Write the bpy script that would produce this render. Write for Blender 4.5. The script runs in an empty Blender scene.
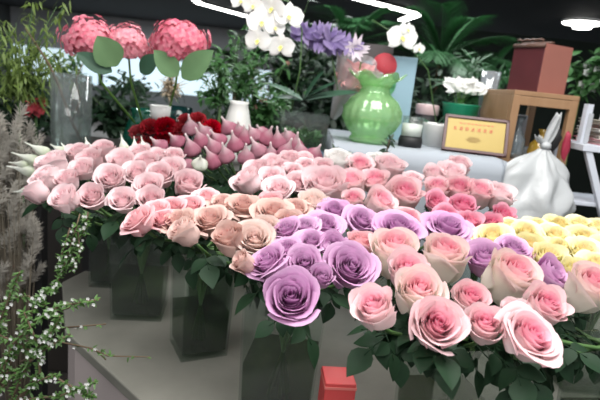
import bpy, math, random
from mathutils import Vector, Matrix, Quaternion, noise
R = math.radians
S = bpy.context.scene
C = bpy.context.collection
F = 520.0
PITCH, ROLL = R(12.4), R(6.0)
CAM = Vector((0, 0, 1.5))
fwd = Vector((0, math.cos(PITCH), -math.sin(PITCH)))
r0 = Vector((1, 0, 0)); u0 = Vector((0, math.sin(PITCH), math.cos(PITCH)))
rgt = r0 * math.cos(ROLL) + u0 * math.sin(ROLL)
upv = -r0 * math.sin(ROLL) + u0 * math.cos(ROLL)
# ---------------- camera, world, lights, exposure
cd = bpy.data.cameras.new('camera'); cam = bpy.data.objects.new('camera', cd); C.objects.link(cam)
m = Matrix.Identity(4)
for i in range(3):
    m[i][0] = rgt[i]; m[i][1] = upv[i]; m[i][2] = -fwd[i]; m[i][3] = CAM[i]
cam.matrix_world = m
cd.sensor_width = 36; cd.lens = F / 600 * 36; cd.clip_start = 0.02
cd.dof.use_dof = True; cd.dof.focus_distance = 0.85; cd.dof.aperture_fstop = 6.0
S.camera = cam
w = bpy.data.worlds.new('world'); S.world = w; w.use_nodes = True
w.node_tree.nodes['Background'].inputs[0].default_value = (0.93, 0.97, 1.0, 1)
w.node_tree.nodes['Background'].inputs[1].default_value = 0.40
def area(name, loc, size, energy, col=(1, 1, 1), rot=(0, 0, 0), sy=None):
    l = bpy.data.lights.new(name, 'AREA'); l.energy = energy; l.color = col; l.size = size
    if sy: l.shape = 'RECTANGLE'; l.size_y = sy
    o = bpy.data.objects.new(name, l); C.objects.link(o); o.location = loc; o.rotation_euler = rot
    return o
area('light_over_counter', (0.3, 0.75, 2.72), 1.4, 36, (1.0, 0.98, 0.95), sy=1.3)
area('light_over_aisle', (-0.6, -0.6, 2.72), 1.3, 18, (1.0, 0.98, 0.95), sy=0.9)
area('light_over_back', (0.4, 3.0, 2.72), 1.2, 26, (0.95, 1.0, 1.0), sy=0.4)
area('light_far_left', (-4.5, 11.5, 2.7), 1.6, 90, (0.95, 0.98, 1.0), sy=1.6)
S.view_settings.view_transform = 'Standard'; S.view_settings.look = 'None'
S.cycles.transparent_max_bounces = 40
S.view_settings.exposure = 0.68; S.view_settings.gamma = 1; S.view_settings.use_curve_mapping = False

# ---------------- helpers
def ray(px, py): return fwd + rgt * ((px - 300) / F) + upv * ((200 - py) / F)
def P(px, py, d):
    v = ray(px, py); return CAM + v * (d / v.y)
def PZ(px, py, z):
    v = ray(px, py); return CAM + v * ((z - CAM.z) / v.z)
def hor(px): return 85 + (px - 300) * math.tan(ROLL)
def dist(p): return (p - CAM).dot(fwd)

def nodes(name):
    m = bpy.data.materials.new(name); m.use_nodes = True
    nt = m.node_tree; return m, nt, nt.nodes['Principled BSDF']
def mat(name, col, rough=0.6, metal=0.0, noise_amt=0.0, scale=20, bump=0.0, spec=0.5, trans=0.0, emit=None, coat=0):
    m, nt, b = nodes(name)
    b.inputs['Base Color'].default_value = (*col, 1); b.inputs['Roughness'].default_value = rough
    b.inputs['Metallic'].default_value = metal; b.inputs['Specular IOR Level'].default_value = spec
    b.inputs['Coat Weight'].default_value = coat
    if emit:
        b.inputs['Emission Color'].default_value = (*col, 1); b.inputs['Emission Strength'].default_value = emit
    if noise_amt or bump:
        tc = nt.nodes.new('ShaderNodeTexCoord'); n = nt.nodes.new('ShaderNodeTexNoise')
        n.inputs['Scale'].default_value = scale; n.inputs['Detail'].default_value = 4
        nt.links.new(tc.outputs['Object'], n.inputs['Vector'])
        if noise_amt:
            mx = nt.nodes.new('ShaderNodeMix'); mx.data_type = 'RGBA'
            mx.inputs['A'].default_value = (*[c * (1 - noise_amt) for c in col], 1)
            mx.inputs['B'].default_value = (*[min(1, c * (1 + noise_amt)) for c in col], 1)
            nt.links.new(n.outputs['Fac'], mx.inputs['Factor']); nt.links.new(mx.outputs['Result'], b.inputs['Base Color'])
        if bump:
            bp = nt.nodes.new('ShaderNodeBump'); bp.inputs['Strength'].default_value = bump; bp.inputs['Distance'].default_value = 0.01
            nt.links.new(n.outputs['Fac'], bp.inputs['Height']); nt.links.new(bp.outputs['Normal'], b.inputs['Normal'])
    if trans:
        out = nt.nodes['Material Output']; t = nt.nodes.new('ShaderNodeBsdfTranslucent')
        t.inputs['Color'].default_value = (*col, 1); mxs = nt.nodes.new('ShaderNodeMixShader')
        mxs.inputs[0].default_value = trans
        nt.links.new(b.outputs[0], mxs.inputs[1]); nt.links.new(t.outputs[0], mxs.inputs[2]); nt.links.new(mxs.outputs[0], out.inputs[0])
    return m
def petal_mat(name, inner, outer, edge, p0=0.15, p1=0.7, vary=0.08, under=None):
    """colour runs from heart petals to guard petals (attribute r), rim tint on attribute g"""
    m, nt, b = nodes(name); L = nt.links.new
    a = nt.nodes.new('ShaderNodeAttribute'); a.attribute_name = 'pet'
    sp = nt.nodes.new('ShaderNodeSeparateColor'); L(a.outputs['Color'], sp.inputs[0])
    mr = nt.nodes.new('ShaderNodeMapRange'); mr.inputs[1].default_value = p0; mr.inputs[2].default_value = p1; L(sp.outputs[0], mr.inputs[0])
    m1 = nt.nodes.new('ShaderNodeMix'); m1.data_type = 'RGBA'
    m1.inputs['A'].default_value = (*inner, 1); m1.inputs['B'].default_value = (*outer, 1); L(mr.outputs[0], m1.inputs['Factor'])
    pw = nt.nodes.new('ShaderNodeMapRange'); pw.inputs[1].default_value = 0.7; pw.inputs[2].default_value = 1.0; pw.inputs[4].default_value = 0.75; L(sp.outputs[1], pw.inputs[0])
    m2 = nt.nodes.new('ShaderNodeMix'); m2.data_type = 'RGBA'; m2.inputs['B'].default_value = (*edge, 1)
    L(m1.outputs['Result'], m2.inputs['A']); L(pw.outputs[0], m2.inputs['Factor'])
    oi = nt.nodes.new('ShaderNodeObjectInfo'); mv = nt.nodes.new('ShaderNodeMapRange')
    mv.inputs[3].default_value = 1 - vary; mv.inputs[4].default_value = 1 + vary * 0.5; L(oi.outputs['Random'], mv.inputs[0])
    hs = nt.nodes.new('ShaderNodeHueSaturation'); L(m2.outputs['Result'], hs.inputs['Color']); L(mv.outputs[0], hs.inputs['Value'])
    sv = nt.nodes.new('ShaderNodeMapRange'); sv.inputs[3].default_value = 1.15; sv.inputs[4].default_value = 0.85; L(oi.outputs['Random'], sv.inputs[0]); L(sv.outputs[0], hs.inputs['Saturation'])
    L(hs.outputs['Color'], b.inputs['Base Color']); b.inputs['Roughness'].default_value = 0.55; b.inputs['Specular IOR Level'].default_value = 0.25
    t = nt.nodes.new('ShaderNodeBsdfTranslucent'); L(hs.outputs['Color'], t.inputs['Color'])
    mx = nt.nodes.new('ShaderNodeMixShader'); mx.inputs[0].default_value = 0.32
    L(b.outputs[0], mx.inputs[1]); L(t.outputs[0], mx.inputs[2]); L(mx.outputs[0], nt.nodes['Material Output'].inputs[0])
    return m
def glass(name, col, refl=0.12, body=0.0, bodycol=None):
    m, nt, b = nodes(name); L = nt.links.new; nt.nodes.remove(b)
    t = nt.nodes.new('ShaderNodeBsdfTransparent'); t.inputs[0].default_value = (*col, 1)
    g = nt.nodes.new('ShaderNodeBsdfGlossy'); g.inputs['Roughness'].default_value = 0.08
    lw = nt.nodes.new('ShaderNodeLayerWeight'); lw.inputs[0].default_value = 0.35
    ma = nt.nodes.new('ShaderNodeMath'); ma.operation = 'MULTIPLY_ADD'; ma.inputs[1].default_value = 0.3; ma.inputs[2].default_value = refl
    L(lw.outputs['Fresnel'], ma.inputs[0])
    mx = nt.nodes.new('ShaderNodeMixShader'); L(ma.outputs[0], mx.inputs[0]); L(t.outputs[0], mx.inputs[1]); L(g.outputs[0], mx.inputs[2])
    last = mx
    if body:
        d = nt.nodes.new('ShaderNodeBsdfDiffuse'); d.inputs[0].default_value = (*(bodycol or col), 1)
        m3 = nt.nodes.new('ShaderNodeMixShader'); m3.inputs[0].default_value = body
        L(mx.outputs[0], m3.inputs[1]); L(d.outputs[0], m3.inputs[2]); last = m3
    L(last.outputs[0], nt.nodes['Material Output'].inputs[0]); return m
def wood(name, c1, c2, scale=6):
    m, nt, b = nodes(name); L = nt.links.new
    tc = nt.nodes.new('ShaderNodeTexCoord'); mp = nt.nodes.new('ShaderNodeMapping'); mp.inputs['Scale'].default_value = (scale, scale, 1.2)
    n = nt.nodes.new('ShaderNodeTexNoise'); n.inputs['Scale'].default_value = 8; n.inputs['Detail'].default_value = 5
    cr = nt.nodes.new('ShaderNodeMix'); cr.data_type = 'RGBA'; cr.inputs['A'].default_value = (*c1, 1); cr.inputs['B'].default_value = (*c2, 1)
    L(tc.outputs['Object'], mp.inputs[0]); L(mp.outputs[0], n.inputs['Vector']); L(n.outputs['Fac'], cr.inputs['Factor']); L(cr.outputs['Result'], b.inputs['Base Color'])
    b.inputs['Roughness'].default_value = 0.5; return m

class MB:
    def __init__(s): s.v = []; s.f = []; s.c = []
    def add(s, vs, fs, cols=None):
        o = len(s.v); s.v += [tuple(v) for v in vs]; s.f += [tuple(i + o for i in f) for f in fs]
        s.c += cols if cols else [(0.5, 0.5, 0.5, 1)] * len(vs)
    def grid(s, fn, nu, nv, cfn=None, wrap=False):
        vs = []; cs = []
        for j in range(nv + 1):
            for i in range(nu + (0 if wrap else 1)):
                vs.append(fn(i / nu, j / nv)); cs.append(cfn(i / nu, j / nv) if cfn else (.5, .5, .5, 1))
        n = nu if wrap else nu + 1; fs = []
        for j in range(nv):
            for i in range(nu):
                a = j * n + i; b = j * n + (i + 1) % n
                fs.append((a, b, b + n, a + n))
        s.add(vs, fs, cs)
    def box(s, c, sz, rz=0, M=None):
        c = Vector(c); h = Vector(sz) / 2; q = Matrix.Rotation(rz, 3, 'Z') if M is None else M
        vs = [c + q @ Vector((x * h.x, y * h.y, z * h.z)) for x in (-1, 1) for y in (-1, 1) for z in (-1, 1)]
        s.add(vs, [(0, 1, 3, 2), (4, 6, 7, 5), (0, 4, 5, 1), (2, 3, 7, 6), (0, 2, 6, 4), (1, 5, 7, 3)])
    def tube(s, pts, rad, n=6, caps=True):
        pts = [Vector(p) for p in pts]
        if not isinstance(rad, (list, tuple)): rad = [rad] * len(pts)
        vs = []; fs = []; prev = None
        for i, p in enumerate(pts):
            t = (pts[min(i + 1, len(pts) - 1)] - pts[max(i - 1, 0)]).normalized()
            a = t.orthogonal().normalized() if prev is None else (prev - t * prev.dot(t)).normalized()
            prev = a; b = t.cross(a)
            for k in range(n):
                w = 2 * math.pi * k / n; vs.append(p + (a * math.cos(w) + b * math.sin(w)) * rad[i])
        for i in range(len(pts) - 1):
            for k in range(n):
                fs.append((i * n + k, i * n + (k + 1) % n, (i + 1) * n + (k + 1) % n, (i + 1) * n + k))
        if caps: fs.append(tuple(range(n))[::-1]); fs.append(tuple((len(pts) - 1) * n + k for k in range(n)))
        s.add(vs, fs)
    def lathe(s, prof, n=28, c=(0, 0, 0), fold=0, nf=8, sq=None, cfn=None):
        vs = []; cs = []; m = len(prof)
        for j, (r, z) in enumerate(prof):
            for k in range(n):
                w = 2 * math.pi * k / n; rr = r * (1 + fold * math.cos(nf * w))
                vs.append((c[0] + rr * math.cos(w), c[1] + rr * math.sin(w), c[2] + z)); cs.append(cfn(j / (m - 1)) if cfn else (.5, .5, .5, 1))
        fs = [(j * n + k, j * n + (k + 1) % n, (j + 1) * n + (k + 1) % n, (j + 1) * n + k) for j in range(m - 1) for k in range(n)]
        s.add(vs, fs, cs)
    def leaf(s, base, d, up, L, W, curl=0.25, fold=0.15, nu=4, nv=5, tip=1.0):
        d = Vector(d).normalized(); up = Vector(up); sd = d.cross(up)
        if sd.length < 1e-4: sd = d.orthogonal()
        sd.normalize(); nrm = sd.cross(d)
        base = Vector(base)
        def fn(u, v):
            x = (u - .5) * 2; wd = W * .5 * math.sin(math.pi * min(1, v ** 0.8)) ** tip if v < 1 else 0
            if v == 0: wd = W * .04
            return base + d * (L * v) + sd * (x * wd) + nrm * (-curl * L * v * v + abs(x) * wd * fold)
        s.grid(fn, nu, nv)
    def build(s, name, m, parent=None, smooth=True, bevel=0, sub=0, solid=0):
        me = bpy.data.meshes.new(name); me.from_pydata(s.v, [], s.f); me.validate(clean_customdata=False)
        if len(s.c) == len(me.vertices):
            ca = me.color_attributes.new('pet', 'FLOAT_COLOR', 'POINT')
            ca.data.foreach_set('color', [x for c in s.c for x in c])
        if smooth: me.polygons.foreach_set('use_smooth', [True] * len(me.polygons))
        me.materials.append(m)
        o = bpy.data.objects.new(name, me); C.objects.link(o)
        if parent: o.parent = parent
        if solid: md = o.modifiers.new('solid', 'SOLIDIFY'); md.thickness = solid; md.offset = 0
        if bevel: md = o.modifiers.new('bevel', 'BEVEL'); md.width = bevel; md.segments = 2; md.limit_method = 'ANGLE'
        if sub: md = o.modifiers.new('sub', 'SUBSURF'); md.levels = sub; md.render_levels = sub
        return o
def tag(o, label=None, cat=None, group=None, kind=None):
    if label: o['label'] = label
    if cat: o['category'] = cat
    if group: o['group'] = group
    if kind: o['kind'] = kind
    return o
def empty(name, loc=(0, 0, 0), label=None, cat=None, group=None, rz=0):
    o = bpy.data.objects.new(name, None); C.objects.link(o); o.location = loc; o.rotation_euler = (0, 0, rz); o.empty_display_size = .02
    return tag(o, label, cat, group)
def part(src, parent, M=None):
    o = src.copy() if isinstance(src, bpy.types.Object) else src
    C.objects.link(o); o.parent = parent
    if M is not None: o.matrix_local = M
    return o
def obj_from(me, name, parent, M=None):
    o = bpy.data.objects.new(name, me); C.objects.link(o); o.parent = parent
    if M is not None: o.matrix_local = M
    return o

# ---------------- materials
M_leaf = mat('rose_leaf', (0.011, 0.034, 0.014), 0.6, spec=.25, noise_amt=.4, scale=15, trans=.15)
M_leaf2 = mat('fresh_leaf', (0.16, 0.33, 0.07), 0.5, noise_amt=.3, scale=15, trans=.25)
M_leaf3 = mat('branch_leaf', (0.07, 0.15, 0.035), 0.5, noise_amt=.5, scale=12, trans=.2)
M_stem = mat('stem_green', (0.06, 0.13, 0.035), 0.5, noise_amt=.3)
M_palm = mat('palm_leaf', (0.022, 0.090, 0.028), 0.5, noise_amt=.4, scale=4, trans=.2)
M_dark = mat('dark_leaf', (0.014, 0.040, 0.018), 0.5, noise_amt=.5, scale=6, trans=.1)
M_mid = mat('mid_leaf', (0.06, 0.17, 0.05), 0.5, noise_amt=.5, scale=6, trans=.2)
M_olive = mat('olive_leaf', (0.17, 0.25, 0.06), 0.5, noise_amt=.5, scale=6, trans=.25)
M_bark = mat('bark', (0.11, 0.075, 0.045), 0.8, noise_amt=.4)
M_white = mat('white_petal', (0.88, 0.88, 0.85), 0.5, trans=.25)
M_cloth = mat('white_cloth', (0.32, 0.35, 0.39), 0.8, bump=.1, scale=8)
M_plastic = mat('white_plastic', (0.55, 0.57, 0.58), 0.3, bump=.9, scale=11, trans=.2)
M_glass = glass('clear_glass', (0.94, 0.97, 0.95), 0.02, 0.03, (0.3, 0.34, 0.32))
M_water = glass('vase_water', (0.36, 0.46, 0.30), 0.01, 0.04, (0.04, 0.06, 0.03))
M_sleeve = glass('film', (0.88, 0.9, 0.9), 0.10, 0.12, (0.5, 0.52, 0.5))
M_stone = mat('counter_stone', (0.175, 0.172, 0.148), 0.5, noise_amt=.35, scale=9, bump=.15)
M_panel = mat('counter_panel', (0.42, 0.36, 0.35), 0.6, noise_amt=.15, scale=5)
M_pine = wood('pine', (0.36, 0.215, 0.115), (0.25, 0.135, 0.065))
M_black = mat('black', (0.012, 0.012, 0.013), 0.6)
M_ceil = mat('ceiling_black', (0.012, 0.012, 0.014), 0.8)

# ---------------- setting
def struct(name, mb, m, **k):
    o = mb.build(name, m, smooth=False, **k); o['kind'] = 'structure'; return o
b = MB(); b.box((0, 6, -0.025), (18, 18, 0.05)); struct('floor', b, mat('floor_tile', (0.10, 0.09, 0.08), .35, noise_amt=.3, scale=3))
b = MB(); b.box((0, 8.2, 2.83), (18, 14.0, 0.05)); struct('ceiling', b, M_ceil)
b = MB(); b.box((0, 15.1, 2.3), (18, 0.15, 1.0)); struct('wall_back', b, mat('grey_wall', (0.62, 0.64, 0.68), .8, noise_amt=.05, scale=1))
b = MB(); b.box((0, 15.1, 0.45), (18, 0.15, 0.9)); struct('wall_back_lower', b, mat('grey_wall_lower', (0.2, 0.22, 0.23), .8))
b = MB(); b.box((0, 15.12, 1.35), (18, 0.04, 0.92)); 
wn = struct('window_1', b, mat('bright_window', (0.70, 0.86, 0.95), .4, emit=0.55))
for x in range(-8, 9, 2):
    bb = MB(); bb.box((x, 15.06, 1.35), (0.12, 0.06, 0.92)); bb.build('window_mullion', M_black, wn, smooth=False)
b = MB(); b.box((-8.6, 6.5, 1.4), (0.15, 17, 2.8)); struct('wall_left', b, mat('side_wall', (0.10, 0.11, 0.11), .8))
b = MB(); b.box((8.6, 6.5, 1.4), (0.15, 17, 2.8)); struct('wall_right', b, mat('side_wall_right', (0.05, 0.05, 0.055), .8))
# dark partition behind the foliage
b = MB(); b.box((3.9, 6.2, 1.15), (8.6, 0.1, 2.3)); struct('wall_partition', b, mat('partition', (0.015, 0.024, 0.018), .8, noise_amt=.4, scale=3))
# ceiling lamps
M_lamp = mat('lamp_glow', (1, 0.98, 0.95), .5, emit=9)
ORD = ['first', 'second', 'third', 'fourth']
def strip(pts, wpx, label):
    root = empty('ceiling_strip_light', PZ(*pts[0], 2.78), label, 'ceiling light')
    ps = [PZ(x, y, 2.775) - root.location for x, y in pts]
    b = MB(); c = MB()
    for a, d in zip(ps, ps[1:]):
        v = d - a; an = math.atan2(v.y, v.x)
        b.box((a + d) / 2, (v.length, wpx, .03), an); c.box((a + d) / 2 + Vector((0, 0, .012)), (v.length + .04, wpx * 1.5, .02), an)
    c.build('housing', M_black, root, smooth=False); b.build('diffuser', M_lamp, root, smooth=False)
strip([(188, -8), (199, 3), (250, 17)], .11, 'white strip light on the dark ceiling above the hydrangeas, left of the white orchid')
strip([(345, -5), (418, 14), (402, 20)], .13, 'hooked white strip light on the dark ceiling at top centre')
def disc(px, py, r, label):
    p = PZ(px, py, 2.79); root = empty('ceiling_disc_light', p, label, 'ceiling light')
    b = MB(); b.lathe([(0.001, -.09), (r * .45, -.085), (r * .5, -.03), (r, -.02), (r, 0), (0.001, 0)]); b.build('diffuser', M_lamp, root)
    b = MB(); b.lathe([(r, -.022), (r * 1.06, -.015), (r * 1.06, .01), (r, .012)]); b.build('rim', mat('lamp_rim', (.6, .6, .6), .4), root)
disc(583, 22, .27, 'round glowing ceiling lamp at the top right above the maroon box')
disc(502, 47, .20, 'small far round ceiling lamp just left of the maroon box')
for k, (x, y) in enumerate([(464, 46), (472, 46), (480, 46), (487, 47)]):
    p = PZ(x, y, 2.79); b = MB(); b.lathe([(.001, -.04), (.035, -.03), (.035, 0), (.001, 0)], 10)
    o = b.build('ceiling_spot_light', M_lamp); o.location = p
    tag(o, f'tiny round ceiling spot, {ORD[k]} from left in the row beside the small far lamp', 'ceiling light', 'row of tiny ceiling spots')

# counter
ZC = 0.945
A0 = PZ(140, 400, ZC); A1 = PZ(65, 331, ZC); A2 = PZ(62, 282, ZC)
dirE = (A0 - A1).normalized(); A00 = A1 + dirE * 0.85
poly = [A00, A1, A2, Vector((A2.x + .02, 1.34, ZC)), Vector((-.42, 1.34, ZC)), Vector((-.42, 1.555, ZC)), Vector((0.95, 1.555, ZC)), Vector((.95, A00.y, ZC))]
root = empty('display_counter', (0, 1, 0), 'pale grey stone display counter holding the glass vases of roses', 'counter')
def prism(poly, z0, z1, off=Vector((0, 1, 0))):
    b = MB(); n = len(poly)
    vs = [Vector((p.x, p.y, z0)) - off for p in poly] + [Vector((p.x, p.y, z1)) - off for p in poly]
    b.add(vs, [tuple(range(n))[::-1], tuple(range(n, 2 * n))] + [(i, (i + 1) % n, n + (i + 1) % n, n + i) for i in range(n)])
    return b
prism(poly, ZC - .022, ZC).build('worktop', M_stone, root, smooth=False, bevel=.003)
ctr = sum(poly, Vector()) / len(poly)
inner = [p + (ctr - p).normalized() * .02 for p in poly]
prism(inner, 0, ZC - .022).build('base_panel', M_panel, root, smooth=False)

# bench behind the flowers
b = MB(); root = empty('back_bench', (-.40, 1.82, 0), 'dark low bench behind the flowers carrying the teal and clear vases', 'table')
b.box((0, 0, 1.2), (.95, .44, .04)); b.build('bench_top', mat('dark_wood', (.03, .028, .025), .5), root, smooth=False)
for x in (-.44, .44):
    for y in (-.2, .2):
        b = MB(); b.box((x, y, .59), (.04, .04, 1.18)); b.build('leg', M_black, root, smooth=False)
# cloth table
ZT = 1.335
TX0, TX1, TY0, TY1 = .085, .615, 1.60, 2.15
root = empty('folding_table', ((TX0 + TX1) / 2, (TY0 + TY1) / 2, 0), 'table under the white cloth behind the pink roses', 'table')
b = MB(); b.box((0, 0, ZT - .025), (TX1 - TX0 - .02, TY1 - TY0 - .02, .03)); b.build('table_top', M_pine, root, smooth=False)
for x in (-.22, .22):
    for y in (-.22, .22):
        b = MB(); b.box((x, y, (ZT - .04) / 2), (.03, .03, ZT - .04)); b.build('leg', M_black, root, smooth=False)
b = MB()
def cl(u, v):
    x = TX0 + (TX1 - TX0) * u
    L = [(TY1, ZT), (TY0 + .01, ZT), (TY0, ZT - .008), (TY0 - .004, ZT - .02)]
    if v < .3: t = v / .3; y = TY1 + (TY0 + .01 - TY1) * t; z = ZT
    else:
        t = (v - .3) / .7; z = ZT - .004 - .42 * t
        y = TY0 - .004 - .010 * math.sin(u * 23 + 2 * t) * t - .006 * math.sin(u * 41) * t - .012 * t
    return Vector((x, y, z + .002))
b.grid(cl, 60, 24)
for sx, X in ((-1, TX0), (1, TX1)):
    b.grid(lambda u, v: Vector((X + sx * (.003 + .012 * v * math.sin(u * 17) ** 2), TY0 - .005 + (TY1 - TY0) * u, ZT + .002 - .4 * v)), 24, 8)
tag(b.build('tablecloth', M_cloth, solid=.0015), 'white cloth draped over the table under the green glass vase', 'tablecloth')

# ---------------- roses
def bloom_mesh(name, seed, N=30, opn=1.0, tall=1.0, tight=1.0):
    rnd = random.Random(seed); b = MB()
    for i in range(N):
        t = i / (N - 1); ang = i * 2.39996 + rnd.uniform(-.25, .25)
        Rr = .035 + .365 * t ** (0.95 * tight); H = tall * (.68 - .06 * opn * t + rnd.uniform(-.02, .02))
        hw = 1.9 * (1 - t) + .95 * t + rnd.uniform(-.08, .08); curl = opn * (.01 + .15 * t ** 1.4) * rnd.uniform(.75, 1.2)
        ph = rnd.uniform(0, 6); rf = rnd.uniform(.012, .034) * (.3 + t); off = rnd.uniform(-.03, .03) * t; tipb = rnd.uniform(0, .05)
        lean = .05 * t * rnd.uniform(-.3, 1)
        def fn(u, v):
            x = (u - .5) * 2; wv = .42 + .58 * math.sin(min(1, v * 1.05) * math.pi * .55)
            phi = ang + hw * x * wv
            k = min(v / .5, 1); r = Rr * (.10 + .90 * math.sqrt(max(0, 1 - (1 - k) ** 2)))
            c = max(0, (v - .62) / .38); r += curl * c * c * (1 - .25 * abs(x)) + lean * v
            r += .035 * x * (.35 + t) + rf * math.sin(4 * x + ph) * v * v
            z = (H + off) * v * (1 - .20 * abs(x) ** 2.6) + rf * .7 * math.sin(3 * x + ph * 2) * v * v + tipb * v ** 4 * (1 - x * x)
            z -= curl * c ** 3 * .55 ; z -= .02 * (1 - k) * 0
            return Vector((r * math.cos(phi), r * math.sin(phi), z - .16 * t * (1 - v) * .3))
        b.grid(fn, 8, 8, lambda u, v: (t, max(v * .95, abs(u - .5) * 2 * v) , rnd.random() * 0 + .5, 1))
    return b
def mk_mesh(b, name, m):
    me = bpy.data.meshes.new(name); me.from_pydata(b.v, [], b.f)
    ca = me.color_attributes.new('pet', 'FLOAT_COLOR', 'POINT'); ca.data.foreach_set('color', [x for c in b.c for x in c])
    me.polygons.foreach_set('use_smooth', [True] * len(me.polygons)); me.materials.append(m); return me
COL = {
 'blush': petal_mat('petal_blush', (0.88, 0.50, 0.56), (0.92, 0.71, 0.73), (0.93, 0.76, 0.78), 0, .5),
 'coral': petal_mat('petal_coral', (0.88, 0.42, 0.46), (0.91, 0.54, 0.57), (0.92, 0.64, 0.67), 0, .6),
 'beige': petal_mat('petal_beige', (0.76, 0.42, 0.40), (0.76, 0.53, 0.48), (0.84, 0.64, 0.58), 0, .5),
 'cream': petal_mat('petal_cream', (0.86, 0.58, 0.54), (0.87, 0.70, 0.64), (0.90, 0.78, 0.72), 0, .5),
 'pale': petal_mat('petal_pale', (0.90, 0.56, 0.62), (0.93, 0.75, 0.76), (0.93, 0.74, 0.77), 0, .5),
 'heart': petal_mat('petal_heart', (0.88, 0.22, 0.40), (0.93, 0.74, 0.74), (0.94, 0.62, 0.67), .05, .70),
 'cup': petal_mat('petal_cup', (0.90, 0.30, 0.42), (0.93, 0.85, 0.77), (0.94, 0.66, 0.69), .10, .65),
 'deep': petal_mat('petal_deep', (0.82, 0.10, 0.30), (0.90, 0.45, 0.57), (0.92, 0.58, 0.67), .0, .8),
 'lav': petal_mat('petal_lavender', (0.40, 0.13, 0.36), (0.68, 0.38, 0.62), (0.80, 0.54, 0.74), 0, .6),
 'yellow': petal_mat('petal_yellow', (0.90, 0.68, 0.28), (0.92, 0.85, 0.50), (0.93, 0.88, 0.60), 0, .5),
 'white': petal_mat('petal_white', (0.86, 0.80, 0.76), (0.88, 0.86, 0.84), (0.9, 0.88, 0.87), 0, .5),
 'red': petal_mat('petal_red', (0.35, 0.01, 0.02), (0.50, 0.015, 0.03), (0.55, 0.03, 0.05), 0, .6),
}
ST = {'o': dict(N=26, opn=.62, tall=1.08), 'f': dict(N=30, opn=.80, tall=.95), 'c': dict(N=24, opn=.55, tall=1.25, tight=.8), 'w': dict(N=32, opn=.95, tall=.68), 'r': dict(N=26, opn=1.3, tall=.95)}
BM = {}
for k, kw in ST.items():
    for s in range(3): BM[k, s] = bloom_mesh('bloom', 11 * s + ord(k), **kw)
MESH = {}
def bloom(col, st, s):
    if (col, st, s) not in MESH: MESH[col, st, s] = mk_mesh(BM[st, s], 'bloom', COL[col])
    return MESH[col, st, s]
cb = MB()
for i in range(5):
    a = i * 1.2566; cb.leaf((0.03 * math.cos(a), .03 * math.sin(a), -.03), (math.cos(a), math.sin(a), .75), (0, 0, 1), .42, .13, -.15 + .25 * (i % 2))
cb.lathe([(.01, -.12), (.06, -.10), (.10, -.04), (.13, .03), (.17, .09)], 10)
CALYX = mk_mesh(cb, 'calyx', M_stem)
LEAF = []
for s in range(3):
    lb = MB(); rnd = random.Random(s); d0 = Vector((1, 0, .1))
    lb.tube([(0, 0, 0), (.03, 0, .005), (.07, 0, .006)], .0011, 4)
    lb.leaf((.055, 0, .006), (1, 0, -.05), (0, 0, 1), .058, .042, .25)
    for sx in (-1, 1):
        lb.leaf((.035, 0, .005), (.5, sx, -.05), (0, 0, 1), .042, .030, .25 + .1 * s)
    LEAF.append(mk_mesh(lb, 'leaf', M_leaf))
ORD = ['first', 'second', 'third', 'fourth', 'fifth', 'sixth', 'seventh', 'eighth', 'ninth', 'tenth', 'eleventh']
def roseD(px, py):
    h = py - hor(px)
    return max(.26 * F / h, .55) if h >= 130 else 1.04 + (130 - h) * .006
rr = random.Random(5)
def make_rose(px, py, wpx, col, st, tilt, az, vase, label, group=None, dd=0, grow=1.0, leaves=2):
    d = roseD(px, py) + dd
    c = P(px, py, d); size = wpx * dist(c) / F * grow
    tl = R(tilt * .70); a = R(az)
    dr = Vector((math.sin(tl) * math.sin(a), -math.sin(tl) * math.cos(a), math.cos(tl)))
    tall = ST[st]['tall']
    base = c - dr * size * .40 * tall
    q = dr.to_track_quat('Z', 'Y') @ Quaternion((0, 0, 1), rr.uniform(0, 6.28))
    root = empty('rose', base, label, 'rose', group)
    obj_from(bloom(col, st, rr.randrange(3)), 'bloom', root, Matrix.LocRotScale(Vector(), q, Vector((size,) * 3)))
    obj_from(CALYX, 'calyx', root, Matrix.LocRotScale(Vector(), q, Vector((size,) * 3)))
    vx, vy, zt, zb, hwid = vase
    off = Vector((rr.uniform(-1, 1), rr.uniform(-1, 1))) * hwid * .62
    top = Vector((vx + off.x * .95, vy + off.y * .95, zt)); bot = Vector((vx - off.x * .6, vy - off.y * .6, zb + .012))
    p0 = -dr * size * .10; p3 = top - base; p4 = bot - base
    p1 = p0 - dr * size * .6 ; p2 = p1.lerp(p3, .55) - Vector((0, 0, .012))
    pts = []
    for i in range(9):
        t = i / 8; pts.append(p0 * (1 - t) ** 3 + p1 * 3 * t * (1 - t) ** 2 + p2 * 3 * t * t * (1 - t) + p3 * t ** 3)
    mb = MB(); mb.tube(pts + [p3.lerp(p4, .5), p4], .0030, 6); mb.build('stem', M_stem, root)
    nl = leaves + 2
    for k in range(nl):
        t = .16 + .8 * (k + rr.uniform(0, .8)) / nl; p = pts[min(8, int(t * 8))]
        an = rr.uniform(0, 6.28) if k else rr.uniform(-2.8, -.3)
        if t > .6: sc = rr.uniform(.38, .5); dn = rr.uniform(50, 80)
        else: sc = rr.uniform(.55, .85); dn = rr.uniform(5, 60)
        Ml = Matrix.Translation(p) @ Matrix.Rotation(an, 4, 'Z') @ Matrix.Rotation(R(dn), 4, 'Y') @ Matrix.Rotation(rr.uniform(-.6, .6), 4, 'X') @ Matrix.Scale(sc, 4)
        obj_from(LEAF[rr.randrange(3)], 'leaf', root, Ml)
    return root

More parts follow.
